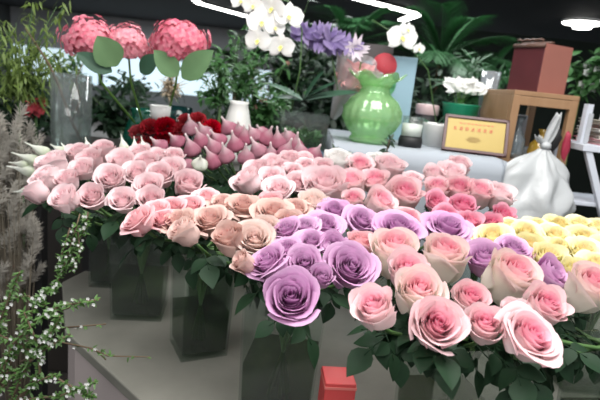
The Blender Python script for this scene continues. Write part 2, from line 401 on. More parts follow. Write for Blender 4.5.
def vase_at(px, d, hw, zt, label, name='square_glass_vase', rz=0, zb=ZC, water=.45, xx=None):
    h = hor(px) + (1.5 - zb) / d * F; c = P(px, 200, d); x = PZ(px, h, zb).x
    # recompute centre on the counter plane at depth d
    v = ray(px, h); x = (v * (d / v.y)).x if xx is None else xx
    root = empty(name, (x, d, zb + .0005), label, 'vase', rz=rz)
    b = MB(); th = .003; H = zt - zb
    def ring(w, z): return [Vector((sx * w, sy * w, z)) for sx, sy in ((-1, -1), (1, -1), (1, 1), (-1, 1))]
    L = [ring(hw * .90, 0), ring(hw, H), ring(hw - th, H), ring(hw * .90 - th, .012)]
    vs = [p for l in L for p in l]; fs = [(0, 3, 2, 1), (12, 13, 14, 15)]
    for j in range(3):
        for k in range(4): fs.append((j * 4 + k, j * 4 + (k + 1) % 4, (j + 1) * 4 + (k + 1) % 4, (j + 1) * 4 + k))
    b.add(vs, fs); b.build('glass', M_glass, root, smooth=False)
    if water:
        b = MB(); wz = H * water; w0 = hw * .90 - th - .001; w1 = w0 + (hw - hw * .9) * water
        L = [ring(w0, .0135), ring(w1, wz)]; vs = [p for l in L for p in l]
        b.add(vs, [(0, 3, 2, 1), (4, 5, 6, 7)] + [(k, (k + 1) % 4, 4 + (k + 1) % 4, 4 + k) for k in range(4)])
        b.build('water', M_water, root, smooth=False)
    # dark cut foliage held low in the vase is part of the bunch, made per rose
    return (x, d, zt, zb + .013, hw - .012)
V = {}
V['A'] = vase_at(133, 1.135, .062, 1.15, 'square glass vase of dark stems under the blush roses, left of centre', rz=R(8), xx=-.348)
V['A3'] = vase_at(93, 1.275, .042, 1.15, 'narrow glass vase behind the blush roses at the counter\'s far left corner', rz=R(5), xx=-.478)
V['C'] = vase_at(196, .99, .053, 1.16, 'square glass vase under the dusty beige roses with dark water', rz=R(28), xx=-.18)
V['B'] = vase_at(208, 1.15, .05, 1.165, 'glass vase hidden below the coral pink roses')
V['F'] = vase_at(275, .83, .066, 1.165, 'tall square glass vase at the bottom under the lavender roses', rz=R(-6))
V['G'] = vase_at(432, .76, .066, 1.15, 'square glass vase at the bottom centre right under the pink roses', rz=R(12))
V['G2'] = vase_at(585, .74, .056, 1.16, 'dark glass vase in the bottom right corner under the front pink roses', rz=R(10))
V['H'] = vase_at(572, 1.02, .06, 1.165, 'glass vase below the yellow roses')
V['E'] = vase_at(385, 1.10, .055, 1.165, 'glass vase below the pink-hearted roses, centre')
V['E2'] = vase_at(462, 1.20, .055, 1.165, 'glass vase below the pink-hearted roses, right')
V['D'] = vase_at(285, 1.22, .055, 1.165, 'glass vase below the pale blush roses in the middle')
V['T'] = vase_at(243, 1.45, .055, 1.18, 'glass vase holding the pointed mauve buds')
V['W'] = vase_at(150, 1.46, .050, 1.18, 'glass vase holding the dark red carnations')

# rows listed front to back: (px, py, width px, style, tilt, azimuth, colour override)
def bunch(key, colour, word, where, rows, grow=1.12, group=None, leaves=2, rownames=None):
    nr = len(rows)
    names = rownames or {1: ['only'], 2: ['front', 'back'], 3: ['front', 'middle', 'back'], 4: ['front', 'second', 'third', 'back'], 5: ['front', 'second', 'third', 'fourth', 'back']}[nr]
    for rn, row in zip(names, rows):
        row = sorted(row, key=lambda e: e[0])
        for i, e in enumerate(row):
            px, py, wp, st, tl, az = e[:6]; py -= 3 if isinstance(key, list) and py < 212 else 0; wp *= 1.06 if isinstance(key, list) else 1; col = e[6] if len(e) > 6 and e[6] else colour
            lab = e[7] if len(e) > 7 else None
            wd = {'blush': 'blush pink', 'coral': 'coral pink', 'beige': 'dusty beige', 'cream': 'cream pink', 'pale': 'pale pink', 'heart': 'pink-hearted', 'cup': 'pale cupped pink', 'deep': 'deep pink', 'lav': 'lavender', 'yellow': 'pale yellow', 'white': 'white'}[col]
            if not lab:
                pos = 'leftmost' if i == 0 else ('rightmost' if i == len(row) - 1 else ORD[i] + ' from left')
                if len(row) == 1: pos = 'the only one'
                lab = f'{wd} rose, {where}, {rn} row, {pos}'
            vk = key if isinstance(key, str) else min(key, key=lambda k: abs(V[k][0] - P(px, py, roseD(px, py)).x))
            make_rose(px, py, wp, col, st, tl, az, V[vk], lab, group, grow=grow, leaves=leaves)

bunch('A', 'blush', '', 'left bunch', [
 [(36, 191, 25, 'c', 70, -80), (65, 199, 30, 'o', 55, -25), (92, 197, 29, 'f', 62, -10), (122, 201, 28, 'f', 60, 0), (151, 199, 28, 'f', 55, 5)],
 [(46, 179, 30, 'o', 50, -50), (67, 181, 26, 'o', 40, -20), (111, 179, 31, 'f', 60, -5), (149, 187, 30, 'f', 58, 5), (188, 184, 31, 'o', 55, 25)],
 [(53, 164, 32, 'o', 40, -40), (82, 169, 25, 'f', 50, -10), (136, 173, 26, 'f', 55, 0), (160, 175, 28, 'f', 50, 10)],
 [(90, 161, 27, 'o', 40, -10), (122, 163, 30, 'o', 40, 0), (146, 163, 25, 'o', 40, 0), (172, 169, 25, 'o', 45, 20)],
 [(79, 154, 26, 'o', 30, -20), (104, 151, 25, 'o', 30, -10), (141, 153, 22, 'o', 35, 0), (158, 157, 21, 'o', 35, 10), (174, 157, 21, 'o', 40, 25)]], grow=1.04)
bunch('B', 'coral', '', 'bunch left of the beige roses', [
 [(138, 221, 34, 'r', 60, -60, 'coral'), (162, 220, 26, 'r', 40, -30)],
 [(156, 211, 28, 'r', 35, -30), (171, 208, 28, 'r', 30, -10), (190, 206, 28, 'r', 30, 10), (207, 199, 28, 'r', 30, 20)]], grow=1.04)
bunch('C', 'beige', '', 'beige bunch', [
 [(184, 232, 30, 'c', 65, -60), (229, 239, 34, 'c', 45, -35), (244, 262, 24, 'c', 75, -60, None, 'small dusty beige rose hanging lowest, under the left edge of the lavender roses'),
  (254, 239, 40, 'f', 66, 5, 'cream', 'open cream beige rose facing out with a visible spiral, left of the lavender roses')],
 [(178, 223, 34, 'r', 40, -45), (210, 221, 38, 'r', 38, -25), (266, 228, 28, 'o', 40, 0, 'cream'), (288, 222, 28, 'o', 30, 0)],
 [(223, 204, 28, 'r', 25, -10), (243, 208, 36, 'r', 30, -10), (273, 214, 38, 'r', 35, 10), (296, 210, 30, 'r', 30, 20), (313, 204, 32, 'o', 30, 0, 'cream')],
 [(270, 202, 24, 'o', 25, 0, 'coral')]], grow=1.04)
bunch('D', 'blush', '', 'middle bunch below the mauve buds', [
 [(247, 181, 30, 'o', 55, -60), (278, 190, 30, 'f', 55, -10)],
 [(257, 170, 25, 'o', 40, -40), (272, 178, 26, 'f', 52, -10), (297, 183, 24, 'f', 58, 0), (312, 177, 23, 'o', 45, 0)],
 [(271, 164, 23, 'o', 35, -20), (281, 168, 20, 'o', 40, 0), (293, 172, 21, 'f', 55, 0), (306, 167, 22, 'f', 45, 0), (322, 168, 22, 'o', 40, 0)],
 [(290, 160, 23, 'o', 30, 0), (304, 160, 20, 'o', 30, 0)]], grow=1.04)
bunch(['E', 'E2'], 'heart', '', 'bunch before the white cloth', [
 [(353, 203, 22, 'o', 40, -10), (380, 206, 31, 'o', 50, 35), (408, 220, 26, 'f', 50, 10), (446, 217, 26, 'f', 45, 0, 'deep'), (470, 223, 25, 'o', 50, 0, 'deep'), (492, 224, 22, 'o', 55, -10, 'deep')],
 [(325, 189, 42, 'o', 45, -20, 'pale'), (351, 186, 29, 'o', 45, -30), (375, 185, 28, 'o', 48, -20), (404, 198, 35, 'o', 45, 5), (436, 205, 23, 'f', 60, 5, 'deep'), (462, 210, 27, 'o', 40, 0, 'deep'), (503, 216, 23, 'o', 50, 10, 'deep')],
 [(412, 184, 22, 'o', 30, 0, 'pale'), (437, 192, 26, 'o', 35, -10), (458, 194, 29, 'c', 45, 0), (478, 197, 29, 'c', 40, 10), (499, 199, 30, 'o', 40, 20, 'pale')],
 [(337, 164, 28, 'o', 30, 0, 'white'), (360, 169, 26, 'f', 45, 0), (389, 171, 30, 'o', 30, 10, 'pale'), (434, 178, 22, 'o', 35, 0, 'pale'), (451, 178, 29, 'o', 35, 0, 'pale')],
 [(376, 164, 20, 'o', 20, 0, 'white'), (458, 170, 24, 'c', 30, 10, 'pale')]], grow=1.04)
bunch('F', 'lav', '', 'lavender bunch', [
 [(291, 298, 55, 'f', 66, -5, None, 'large lavender rose lowest of its colour, facing out above the glass vase'),
  (350, 268, 50, 'f', 64, 8, None, 'lavender rose with a deep dark spiral centre beside the front pink roses')],
 [(268, 263, 40, 'r', 55, -55, None, 'lavender rose leaning left over the small hanging beige rose'), (304, 264, 37, 'f', 62, -5, None, 'lavender rose facing out directly above the large lowest lavender rose'),
  (322, 277, 24, 'c', 60, 10, None, 'lavender rose half hidden between the two large open lavender roses')],
 [(286, 250, 30, 'r', 45, -40), (311, 243, 32, 'r', 40, -10), (333, 246, 29, 'f', 62, 0)],
 [(285, 231, 32, 'r', 45, -50), (305, 228, 30, 'r', 35, -10), (324, 227, 36, 'r', 35, 0)],
 [(334, 213, 34, 'r', 40, -20), (361, 221, 34, 'r', 50, 20)]], grow=1.04)
bunch('G', 'lav', '', 'among the front pink roses', [
 [(484, 259, 38, 'o', 40, -40), (549, 275, 38, 'o', 60, 40)], [(398, 231, 48, 'r', 28, 0), (447, 229, 44, 'r', 30, 10), (513, 251, 36, 'r', 35, 0)]], grow=1.04)
for e in [
 (530, 337, 68, 'heart', 'w', 48, 25, 'G2', 'largest and lowest pink rose, wide open at the bottom right', 0),
 (437, 325, 58, 'heart', 'f', 66, 0, 'G', 'round open pink rose with peach heart at the bottom centre', 0),
 (374, 308, 50, 'heart', 'o', 52, -38, 'G', 'pink rose with a white side turned left, right below the dark-centred lavender rose', 0),
 (418, 292, 56, 'cup', 'o', 45, 0, 'G', 'white-sided pink rose with small deep heart directly above the round open pink rose', 0),
 (407, 271, 46, 'heart', 'o', 45, -5, 'G', 'deeper pink rose below the two big pale cupped roses', 0),
 (393, 252, 54, 'cup', 'c', 28, -5, 'G', 'big pale cupped rose, the left one of the pair in the upper front', 0),
 (444, 258, 52, 'cup', 'c', 25, 0, 'G', 'big pale cupped rose, the right one of the pair in the upper front', 0),
 (360, 243, 30, 'coral', 'o', 30, 0, 'F', 'plain coral pink rose peeking between lavender and pale cupped roses', 0.02),
 (470, 299, 40, 'heart', 'o', 45, 0, 'G', 'pink rose above the side-turned pink rose, between the open ones', 0),
 (484, 325, 44, 'heart', 'o', 50, -15, 'G', 'pink rose turned left between the two largest open pink roses', 0),
 (510, 277, 58, 'cup', 'c', 42, 28, 'G2', 'pale cup shaped rose with pink mouth between two lavender roses', 0),
 (544, 307, 48, 'heart', 'o', 50, 15, 'G2', 'salmon pink rose right behind the largest lowest pink rose', 0),
 (514, 312, 30, 'pale', 'o', 40, -20, 'G2', 'small pale pink rose peeking left of the salmon pink rose', 0.02),
 (588, 288, 52, 'cup', 'c', 40, 20, 'G2', 'pale cupped pink rose cut by the right edge of the photo', 0)]:
    px, py, wp, col, st, tl, az, vk, lab, dd = e
    make_rose(px, py, wp, col, st, tl, az, V[vk], lab, dd=dd, grow=.98, leaves=11)
bunch('H', 'yellow', '', 'bunch at the right edge', [
 [(548, 258, 34, 'o', 40, -10), (574, 272, 30, 'o', 35, 0), (596, 266, 34, 'r', 35, 0)],
 [(529, 248, 32, 'o', 40, -20), (560, 249, 30, 'r', 30, 0), (584, 253, 38, 'r', 35, 0), (606, 250, 34, 'r', 35, 0)],
 [(492, 238, 36, 'r', 40, -40), (526, 235, 34, 'r', 35, -10), (555, 238, 34, 'r', 30, 0), (584, 240, 36, 'r', 30, 0)],
 [(510, 228, 26, 'r', 30, -10), (537, 227, 26, 'r', 25, 0), (559, 226, 28, 'r', 25, 0), (580, 226, 28, 'r', 25, 0), (598, 228, 26, 'r', 25, 0)]], grow=1.04)

# ---------------- pointed buds
def bud_mb(seed):
    rnd = random.Random(seed); b = MB()
    prof = [(0, 0), (.26, .03), (.42, .14), (.46, .28), (.40, .45), (.29, .62), (.17, .80), (.09, .95), (.055, 1.12), (.05, 1.28), (.01, 1.33)]
    n = 20
    def fn(u, v):
        k = v * (len(prof) - 1); i = min(int(k), len(prof) - 2); f = k - i
        r = prof[i][0] * (1 - f) + prof[i + 1][0] * f; z = prof[i][1] * (1 - f) + prof[i + 1][1] * f
        a = 2 * math.pi * u + v * .9; rr_ = r * (1 + .12 * abs(math.sin(a * 2.5)) * (1 if v > .1 else 0))
        return Vector((rr_ * math.cos(a) + .05 * v * v * math.sin(seed), rr_ * math.sin(a), z))
    b.grid(fn, n, 20, lambda u, v: (v, v, abs(math.sin((2 * math.pi * u + v * .9) * 2.5)), 1), wrap=True)
    return b
def tip_mat(name, body, tip, a, bb):
    m = petal_mat(name, body, tip, tip, a, bb); return m
M_mauve = tip_mat('bud_mauve', (0.42, 0.16, 0.22), (0.86, 0.76, 0.76), .50, .92)
M_wbud = tip_mat('bud_white', (0.55, 0.62, 0.42), (0.88, 0.89, 0.82), .05, .55)
BUDM = [mk_mesh(bud_mb(s), 'bud', M_mauve) for s in range(3)]; BUDW = [mk_mesh(bud_mb(s), 'bud', M_wbud) for s in range(3)]
sb = MB()
for i in range(5):
    a = i * 1.2566; sb.leaf((0.05 * math.cos(a), .05 * math.sin(a), -.03), (math.cos(a), math.sin(a), .5), (0, 0, 1), .55, .2, -.5)
SEP = mk_mesh(sb, 'calyx', M_stem)
def make_bud(bx, by, tx, ty, wp, meshes, D, vase, label, group, fwdt=.02):
    a = P(bx, by, D); t = P(tx, ty, D - fwdt); dr = (t - a).normalized()
    size = wp * dist(a) / F; base = a - dr * size * .35
    zs = (t - base).length / 1.33
    q = dr.to_track_quat('Z', 'Y') @ Quaternion((0, 0, 1), rr.uniform(0, 6.28))
    root = empty('pointed_flower', base, label, 'flower', group)
    Mx = Matrix.LocRotScale(Vector(), q, Vector((size, size, max(zs, size * .7))))
    obj_from(meshes[rr.randrange(3)], 'bud', root, Mx); obj_from(SEP, 'calyx', root, Matrix.LocRotScale(Vector(), q, Vector((size,) * 3)))
    vx, vy, zt, zb, hw = vase; off = Vector((rr.uniform(-1, 1), rr.uniform(-1, 1))) * hw * .6
    p3 = Vector((vx + off.x, vy + off.y, zt)) - base; p1 = -dr * size * .8; p2 = p1.lerp(p3, .6); pts = []
    for i in range(7):
        s = i / 6; pts.append(p1 * 3 * s * (1 - s) ** 2 + p2 * 3 * s * s * (1 - s) + p3 * s ** 3)
    mb = MB(); mb.tube(pts + [Vector((vx - off.x * .5, vy - off.y * .5, zb + .012)) - base], .002, 5); mb.build('stem', M_stem, root)
    obj_from(LEAF[rr.randrange(3)], 'leaf', root, Matrix.Translation(pts[3]) @ Matrix.Rotation(rr.uniform(-2.6, -.5), 4, 'Z') @ Matrix.Rotation(R(20), 4, 'Y'))
mrows = {'lowest': [(184, 166, 178, 163), (214, 162, 205, 146), (226, 156, 222, 142), (246, 157, 246, 143)],
 'second': [(159, 146, 150, 137), (192, 150, 185, 133), (214, 148, 207, 134), (235, 145, 231, 130), (258, 151, 250, 137), (271, 155, 271, 142), (286, 152, 292, 138), (300, 152, 298, 138), (315, 154, 321, 144)],
 'third': [(176, 141, 169, 133), (201, 141, 196, 127), (218, 140, 210, 130), (245, 138, 244, 124), (253, 134, 249, 124), (267, 138, 273, 126), (278, 142, 277, 126)],
 'top': [(191, 128, 189, 114), (203, 131, 199, 122), (228, 127, 222, 116), (239, 131, 238, 121), (260, 132, 257, 125), (287, 136, 285, 128), (296, 145, 298, 132)]}
for rn, row in mrows.items():
    for i, (bx, by, tx, ty) in enumerate(row):
        pos = 'leftmost' if i == 0 else ('rightmost' if i == len(row) - 1 else ORD[i] + ' from left')
        dd = {'lowest': 1.36, 'second': 1.42, 'third': 1.47, 'top': 1.53}[rn]
        make_bud(bx, by, tx, ty, 18.5, BUDM, dd, V['T'], f'pointed mauve bud with white tip, {pos} in the {rn} row of its bunch', None)
make_bud(200, 163, 201, 155, 17, BUDW, 1.33, V['T'], 'small white bud alone below the mauve pointed buds', None)
wl = [('pointing left, lowest of the three long ones', 32, 171, 6, 166, 13), ('pointing left, middle of the three long ones', 37, 161, 11, 152, 12), ('pointing left, topmost of the three long ones', 46, 153, 24, 142, 12),
 ('greenish and half hidden between the long left ones', 27, 165, 8, 162, 10), ('short, above the upper left blush roses, first of three', 61, 151, 50, 144, 10),
 ('short, above the upper left blush roses, second of three', 68, 151, 61, 143, 10), ('short, above the upper left blush roses, third of three', 77, 151, 71, 146, 9),
 ('standing upright above the top of the blush bunch', 88, 148, 85, 137, 10), ('upright left one of the trio before the red carnations', 124, 148, 121, 134, 10),
 ('upright middle one of the trio before the red carnations', 135, 149, 134, 136, 9), ('upright right one of the trio before the red carnations', 144, 149, 141, 136, 10),
 ('green tipped, poking out below the leftmost blush rose', 28, 191, 13, 192, 10)]
for lab, bx, by, tx, ty, wp in wl:
    make_bud(bx, by, tx, ty, wp, BUDW, 1.33, V['A3'], f'white pointed bud, {lab}', None, 0.0)

# ---------------- red carnations
def carn(seed):
    rnd = random.Random(seed); b = MB()
    for i in range(46):
        a = rnd.uniform(0, 6.28); e = rnd.uniform(.15, 1.5)
        d = Vector((math.cos(a) * math.sin(e), math.sin(a) * math.sin(e), math.cos(e)))
        sd = d.cross(Vector((0, 0, 1))).normalized(); n2 = sd.cross(d); w0 = rnd.uniform(.16, .24); ph = rnd.uniform(0, 6)
        def fn(u, v):
            x = (u - .5) * 2; return d * (.1 + .38 * v) + sd * (x * w0 * (.2 + .8 * v)) + n2 * (.05 * math.sin(7 * x + ph) * v) + Vector((0, 0, .15))
        b.grid(fn, 8, 3, lambda u, v: (.3 + .5 * v, v, .5, 1))
    return b
CARN = [mk_mesh(carn(s), 'bloom', COL['red']) for s in range(3)]
for i, (px, py, wp, lab) in enumerate([(139, 131, 19, 'leftmost of the red bunch'), (151, 126, 22, 'upper left of the red bunch'), (148, 140, 20, 'lower left of the red bunch'), (166, 125, 24, 'in the top centre of the red bunch'),
        (163, 138, 20, 'lower centre of the red bunch'), (180, 129, 20, 'just left of the tallest mauve bud'), (198, 119, 20, 'topmost of the red bunch'), (212, 126, 20, 'between mauve buds, below the white vase'),
        (176, 139, 17, 'half hidden behind the mauve buds'), (186, 119, 16, 'behind the tallest mauve bud'), (217, 133, 14, 'rightmost and smallest of the red bunch'), (205, 133, 16, 'low between the mauve buds')]):
    p = P(px, py, 1.60); s = wp * dist(p) / F * 1.05; root = empty('carnation', p - Vector((0, 0, s * .3)), f'dark red ruffled carnation, {lab}', 'carnation')
    obj_from(CARN[i % 3], 'bloom', root, Matrix.LocRotScale(Vector(), Quaternion((1, 0, 0), R(30)), Vector((s,) * 3)))
    v = V['W']; mb = MB(); t = Vector((v[0] + rr.uniform(-.02, .02), v[1] + rr.uniform(-.02, .02), v[2])) - root.location
    mb.tube([(0, 0, .1 * s), (0, 0, -.03), t.lerp(Vector((0, 0, -.03)), .4), t, Vector((v[0] + rr.uniform(-.02, .02), v[1] + rr.uniform(-.02, .02), v[3] + .012)) - root.location], .0018, 5); mb.build('stem', M_stem, root)

# ---------------- hydrangeas
def hydra(seed, r):
    rnd = random.Random(seed); b = MB()
    for i in range(210):
        z = 1 - 1.55 * (i + .5) / 210; a = i * 2.39996; s = math.sqrt(max(0, 1 - z * z))
        d = Vector((s * math.cos(a), s * math.sin(a), z * .8)) ; k = r * rnd.uniform(.86, 1.08) * (1 + .35 * noise.noise(d * 1.7 + Vector((seed * .37, 0, 0))))
        n = d.normalized(); x = n.orthogonal().normalized(); y = n.cross(x); t0 = rnd.uniform(0, 6); fr = r * .16
        for q in range(4):
            w = t0 + q * math.pi / 2; dd_ = x * math.cos(w) + y * math.sin(w)
            c = rnd.uniform(.0, 1)
            b.leaf(d * k, dd_ + n * .15, n, fr, fr * 1.05, .15, .2, 2, 3, .6)
            for j in range(len(b.c) - 12, len(b.c)): b.c[j] = (c, .2, c, 1)
    b.lathe([(r * .5, -r * .35), (r * .78, 0), (r * .7, r * .4), (r * .35, r * .66), (.001, r * .72)], 16)
    return b
M_hyd = petal_mat('hydrangea_petal', (0.74, 0.22, 0.30), (0.86, 0.42, 0.48), (0.86, 0.42, 0.48), 0, 1)
def bigleaf(root, base, tip, W, m=None, facing=Vector((0, -1, .3)), curl=.08):
    b = MB(); d = tip - base; b.leaf(base - root.location, d, facing, d.length, W, curl, .12, 6, 8, .8); o = b.build('leaf', m or M_hl, root); return o
M_hl = mat('hydrangea_leaf', (0.12, 0.23, 0.10), .5, noise_amt=.2, scale=20, trans=.2)
M_hld = mat('hydrangea_leaf_dark', (0.03, 0.09, 0.05), .5, noise_amt=.2, scale=20, trans=.15)
TV = P(158, 110, 1.80)
for (px, py, wp, D, lab, lv) in [
  (91, 43, 50, 1.45, 'left one of the three pink hydrangeas with a big pale leaf at its right', [((117, 66), (97, 36), 28, None), ((112, 72), (76, 52), 17, 1)]),
  (128, 46, 44, 1.50, 'pink hydrangea in the middle, behind the left head', [((140, 72), (158, 55), 18, 1)]),
  (180, 45, 54, 1.48, 'right one of the three pink hydrangeas, lower and nearer the orchid', [((178, 76), (154, 50), 20, None), ((182, 78), (212, 50), 24, None), ((128, 76), (84, 56), 14, 1)][:2])]:
    p = P(px, py, D); s = wp * D / F / 2; root = empty('hydrangea', p, lab, 'hydrangea')
    hydra(int(px), s).build('flower_head', M_hyd, root)
    foot = Vector((TV.x + (px - 130) * .0006, TV.y - .03, 1.30)) if px > 150 else Vector((P(148, 110, 1.72).x, 1.72, 1.28))
    e = foot - p
    mb = MB(); mb.tube([Vector((0, 0, 0)), Vector((0, .0, -s)) .lerp(e, .15), e.lerp(Vector((0, 0, -s)), .35), e], [.003, .0035, .0035, .0035], 6); mb.build('stem', M_leaf2, root)
    for (b0, b1, W, dk) in lv:
        bigleaf(root, P(*b0, D - .07), P(*b1, D - .10), W * D / F, M_hld if dk else M_hl)
# extra leafy stems with the hydrangeas
M_teal = glass('teal_glass', (0.10, 0.62, 0.50), .12, .18, (0.02, .28, .2))
def lathe_vase(px, D, zb, prof, m, label, name='glass_vase', cat='vase', rim=None, fold=0, nf=8, sub=0):
    v = ray(px, hor(px) + (1.5 - zb) / D * F); x = (v * (D / v.y)).x
    root = empty(name, (x, D, zb), label, cat)
    b = MB(); inn = [(max(r - .003, .001), z) for r, z in reversed(prof)]; b.lathe([(0.001, 0)] + prof + inn[:-1] + [(.001, inn[-1][1] + .004)], 40, fold=fold, nf=nf)
    b.build('body', m, root); return root
lathe_vase(150, 1.72, 1.2205, [(.045, 0), (.075, .02), (.088, .06), (.075, .105), (.06, .13), (.066, .15)], M_teal, 'teal green glass vase under the left hydrangeas behind the red carnations')
t5 = lathe_vase(176, 1.88, 1.2205, [(.05, 0), (.055, .03), (.055, .12), (.05, .16)], glass('dark_teal', (.03, .12, .11), .1, .5, (.01, .05, .05)), 'dark teal glass jar printed with a white 5 behind the red carnations')
b = MB(); sc = .026
pts5 = [(.5, 1), (0, 1), (-.05, .55), (.25, .62), (.52, .5), (.6, .3), (.45, .06), (.2, 0), (-.05, .1)]
b.tube([(.012 + x * sc, -.0565, .10 + z * sc) for x, z in pts5], .0016, 6); b.build('printed_number', M_white, t5)
# paper wrapped white cup
lathe_vase(160, 1.62, 1.345, [(.02, 0), (.03, .02), (.032, .05)], mat('white_ceramic', (.8, .82, .8), .3), 'small white ceramic cup above the teal glass vase', 'cup', 'cup')
b = MB(); b.box((0, 0, .062), (.08, .07, .124)); o = b.build('dark_box', M_black, smooth=False); o.location = (P(160, 110, 1.62).x, 1.62, 1.221); tag(o, 'small black box under the white ceramic cup', 'box')
# white vase
lathe_vase(235, 1.78, 1.2205, [(.055, 0), (.062, .02), (.052, .10), (.036, .17), (.030, .195), (.034, .205)], mat('white_vase', (.75, .75, .72), .35), 'white tapered ceramic vase above the mauve buds holding green stems', 'ceramic_vase')

# ---------------- foliage plants
def foliage(name, label, cat, cx, cy, D, rx, ry, n, L, W, m, seed, stemto=None, dens=0, down=False, rd=.5, bl=None, curl=.3):
    rnd = random.Random(seed); c = P(cx, cy, D); sx = rx * D / F; sy = ry * D / F
    base = Vector((c.x, c.y, 0 if stemto is None else stemto)); root = empty(name, base, label, cat)
    b = MB(); st = MB(); fb = MB(); nb = max(5, n // 28)
    for k in range(nb):
        a = rnd.uniform(0, 6.28); e = math.sqrt(rnd.random())
        tip = c + Vector((math.cos(a) * e * sx, rnd.uniform(-1, 1) * sx * rd, math.sin(a) * e * sy)) ; s0 = c + Vector((rnd.uniform(-.1, .1) * sx, 0, -sy * .8))
        mid = s0.lerp(tip, .5) + Vector((0, 0, .15 * sy))
        P0 = [s0, mid, tip]; st.tube([base.lerp(s0, 1) - base] + [p - base for p in (mid, tip)], [.003, .002, .001], 4)
        for j in range(n // nb):
            t = rnd.uniform(.1, 1.05); p = (s0.lerp(mid, t * 2) if t < .5 else mid.lerp(tip, t * 2 - 1)) - base
            d = Vector((rnd.uniform(-1, 1), rnd.uniform(-1, .7), rnd.uniform(-.7, .9) if not down else rnd.uniform(-1.2, .2)))
            p = p + Vector((rnd.uniform(-1, 1), rnd.uniform(-1, 1), rnd.uniform(-1, 1))) * .12 * sx
            b.leaf(p, d, (rnd.uniform(-.3, .3), -.4, 1), L * rnd.uniform(.6, 1.2), W * rnd.uniform(.7, 1.2), curl, .15, 2, 4)
            if bl and rnd.random() < bl[0]:
                for q in range(5):
                    w = q * 1.2566; fb.leaf(p + d.normalized() * L * .5, (math.cos(w), -.5, math.sin(w)), (0, -1, 0), bl[1], bl[1] * .8, .1, .1, 2, 2)
    st.tube([Vector((0, 0, 0)), c + Vector((0, 0, -sy * .7)) - base], [.008, .005], 6)
    st.build('stem', M_bark if stemto is None else M_stem, root); b.build('foliage', m, root)
    if bl: fb.build('blossoms', bl[2], root)
    return root
def palm(label, cx, cy, D, Lpx, n, seed, m=None, bz=0):
    rnd = random.Random(seed); c = P(cx, cy, D); L = Lpx * D / F; base = Vector((c.x, c.y, bz)); root = empty('potted_palm', base, label, 'palm')
    b = MB(); b.tube([Vector((0, 0, .02)), Vector((.02, 0, (c.z - bz) * .5)), c - base], [.03, .022, .018], 8); b.build('trunk', M_bark, root)
    for k in range(n):
        a = k * 2.4 + rnd.uniform(-.3, .3); el = rnd.uniform(.25, 1.2); b = MB()
        d = Vector((math.cos(a) * math.cos(el), math.sin(a) * math.cos(el) * .7, math.sin(el)))
        pts = [c - base + d * L * t - Vector((0, 0, .40 * L * t * t)) for t in [i / 9 for i in range(10)]]
        b.tube(pts, [.006 * (1 - t / 11) for t in range(10)], 4)
        for i in range(2, 34):
            t = i / 34; f = t * 9; j = min(int(f), 8); p = pts[j].lerp(pts[j + 1], f - j); tg = (pts[j + 1] - pts[j]).normalized()
            sd = tg.cross(Vector((0, 0, 1)));
            if sd.length < .05: sd = Vector((1, 0, 0))
            sd.normalize()
            for s in (-1, 1):
                b.leaf(p, tg * 1.3 + sd * s + Vector((0, 0, -.1)), (0, 0, 1), L * .34 * math.sin(math.pi * (.15 + .8 * t)), .009 * D / 3, .3, .1, 2, 3)
        b.build('frond', m or M_palm, root)
# left
foliage('willow_plant', 'tall fine-leaved olive green plant filling the upper left corner', 'plant', 18, 45, 1.75, 62, 62, 900, .040, .008, M_olive, 1, stemto=0, down=True)
foliage('leafy_plant', 'dark green leafy plant below the olive plant at the left edge', 'plant', 22, 108, 2.0, 52, 36, 420, .05, .02, M_dark, 2, stemto=0)
foliage('leafy_plant', 'mid green plant with a few red blooms behind the tall glass cylinder', 'plant', 62, 92, 2.4, 50, 32, 260, .055, .022, M_dark, 3, stemto=0)
foliage('leafy_plant', 'dark leafy bush behind the teal vase and hydrangea stems', 'plant', 118, 108, 2.35, 58, 30, 520, .06, .025, M_dark, 4, stemto=0)
foliage('leafy_plant', 'thin leaved green bush in front of the bright window, left', 'plant', 80, 70, 2.9, 36, 18, 70, .05, .02, M_mid, 41, stemto=0)
# middle
foliage('cut_greenery', 'pale green sprays standing in the white ceramic vase', 'plant', 222, 78, 1.80, 33, 30, 300, .038, .012, M_olive2 if 'M_olive2' in globals() else M_mid, 5, stemto=1.24)
foliage('leafy_plant', 'dark green shrub with salmon blooms left of the orchid leaves', 'plant', 262, 92, 2.1, 40, 38, 420, .045, .018, M_mid, 6, stemto=0, bl=(.03, .012, mat('salmon_petal', (.75, .40, .33), .6)))
foliage('leafy_plant', 'dark shrub behind the white orchid', 'plant', 290, 45, 2.6, 60, 48, 560, .06, .022, M_dark, 7, stemto=0)
# behind
palm('broad palm behind the purple bloom, under the hooked strip light', 345, 50, 3.6, 85, 15, 1)
palm('tall palm behind the single white orchid bloom', 440, 62, 3.3, 92, 16, 2)
palm('palm left of the maroon box', 490, 75, 4.2, 75, 12, 3)
palm('dim palm far behind the green glass vase', 385, 90, 4.6, 80, 12, 4, M_dark)
palm('dark palm behind the left shrubs near the centre', 235, 80, 4.8, 70, 10, 6, M_dark)
foliage('leafy_plant', 'green bush with white blooms behind the maroon box at the right edge', 'plant', 585, 72, 2.6, 34, 28, 260, .06, .03, M_mid, 8, stemto=0, bl=(.10, .022, M_white))
foliage('hedge_plant', 'dense dark bush behind the green pot', 'plant', 440, 100, 2.9, 62, 40, 420, .09, .035, M_dark, 9, stemto=0)
foliage('hedge_plant', 'dense dark bush behind the blue printed bag', 'plant', 340, 95, 2.8, 62, 40, 420, .09, .035, M_dark, 10, stemto=0)
foliage('leafy_plant', 'dark bush behind the clear square vase and white vase', 'plant', 245, 125, 2.35, 60, 26, 420, .06, .025, M_dark, 14, stemto=0)

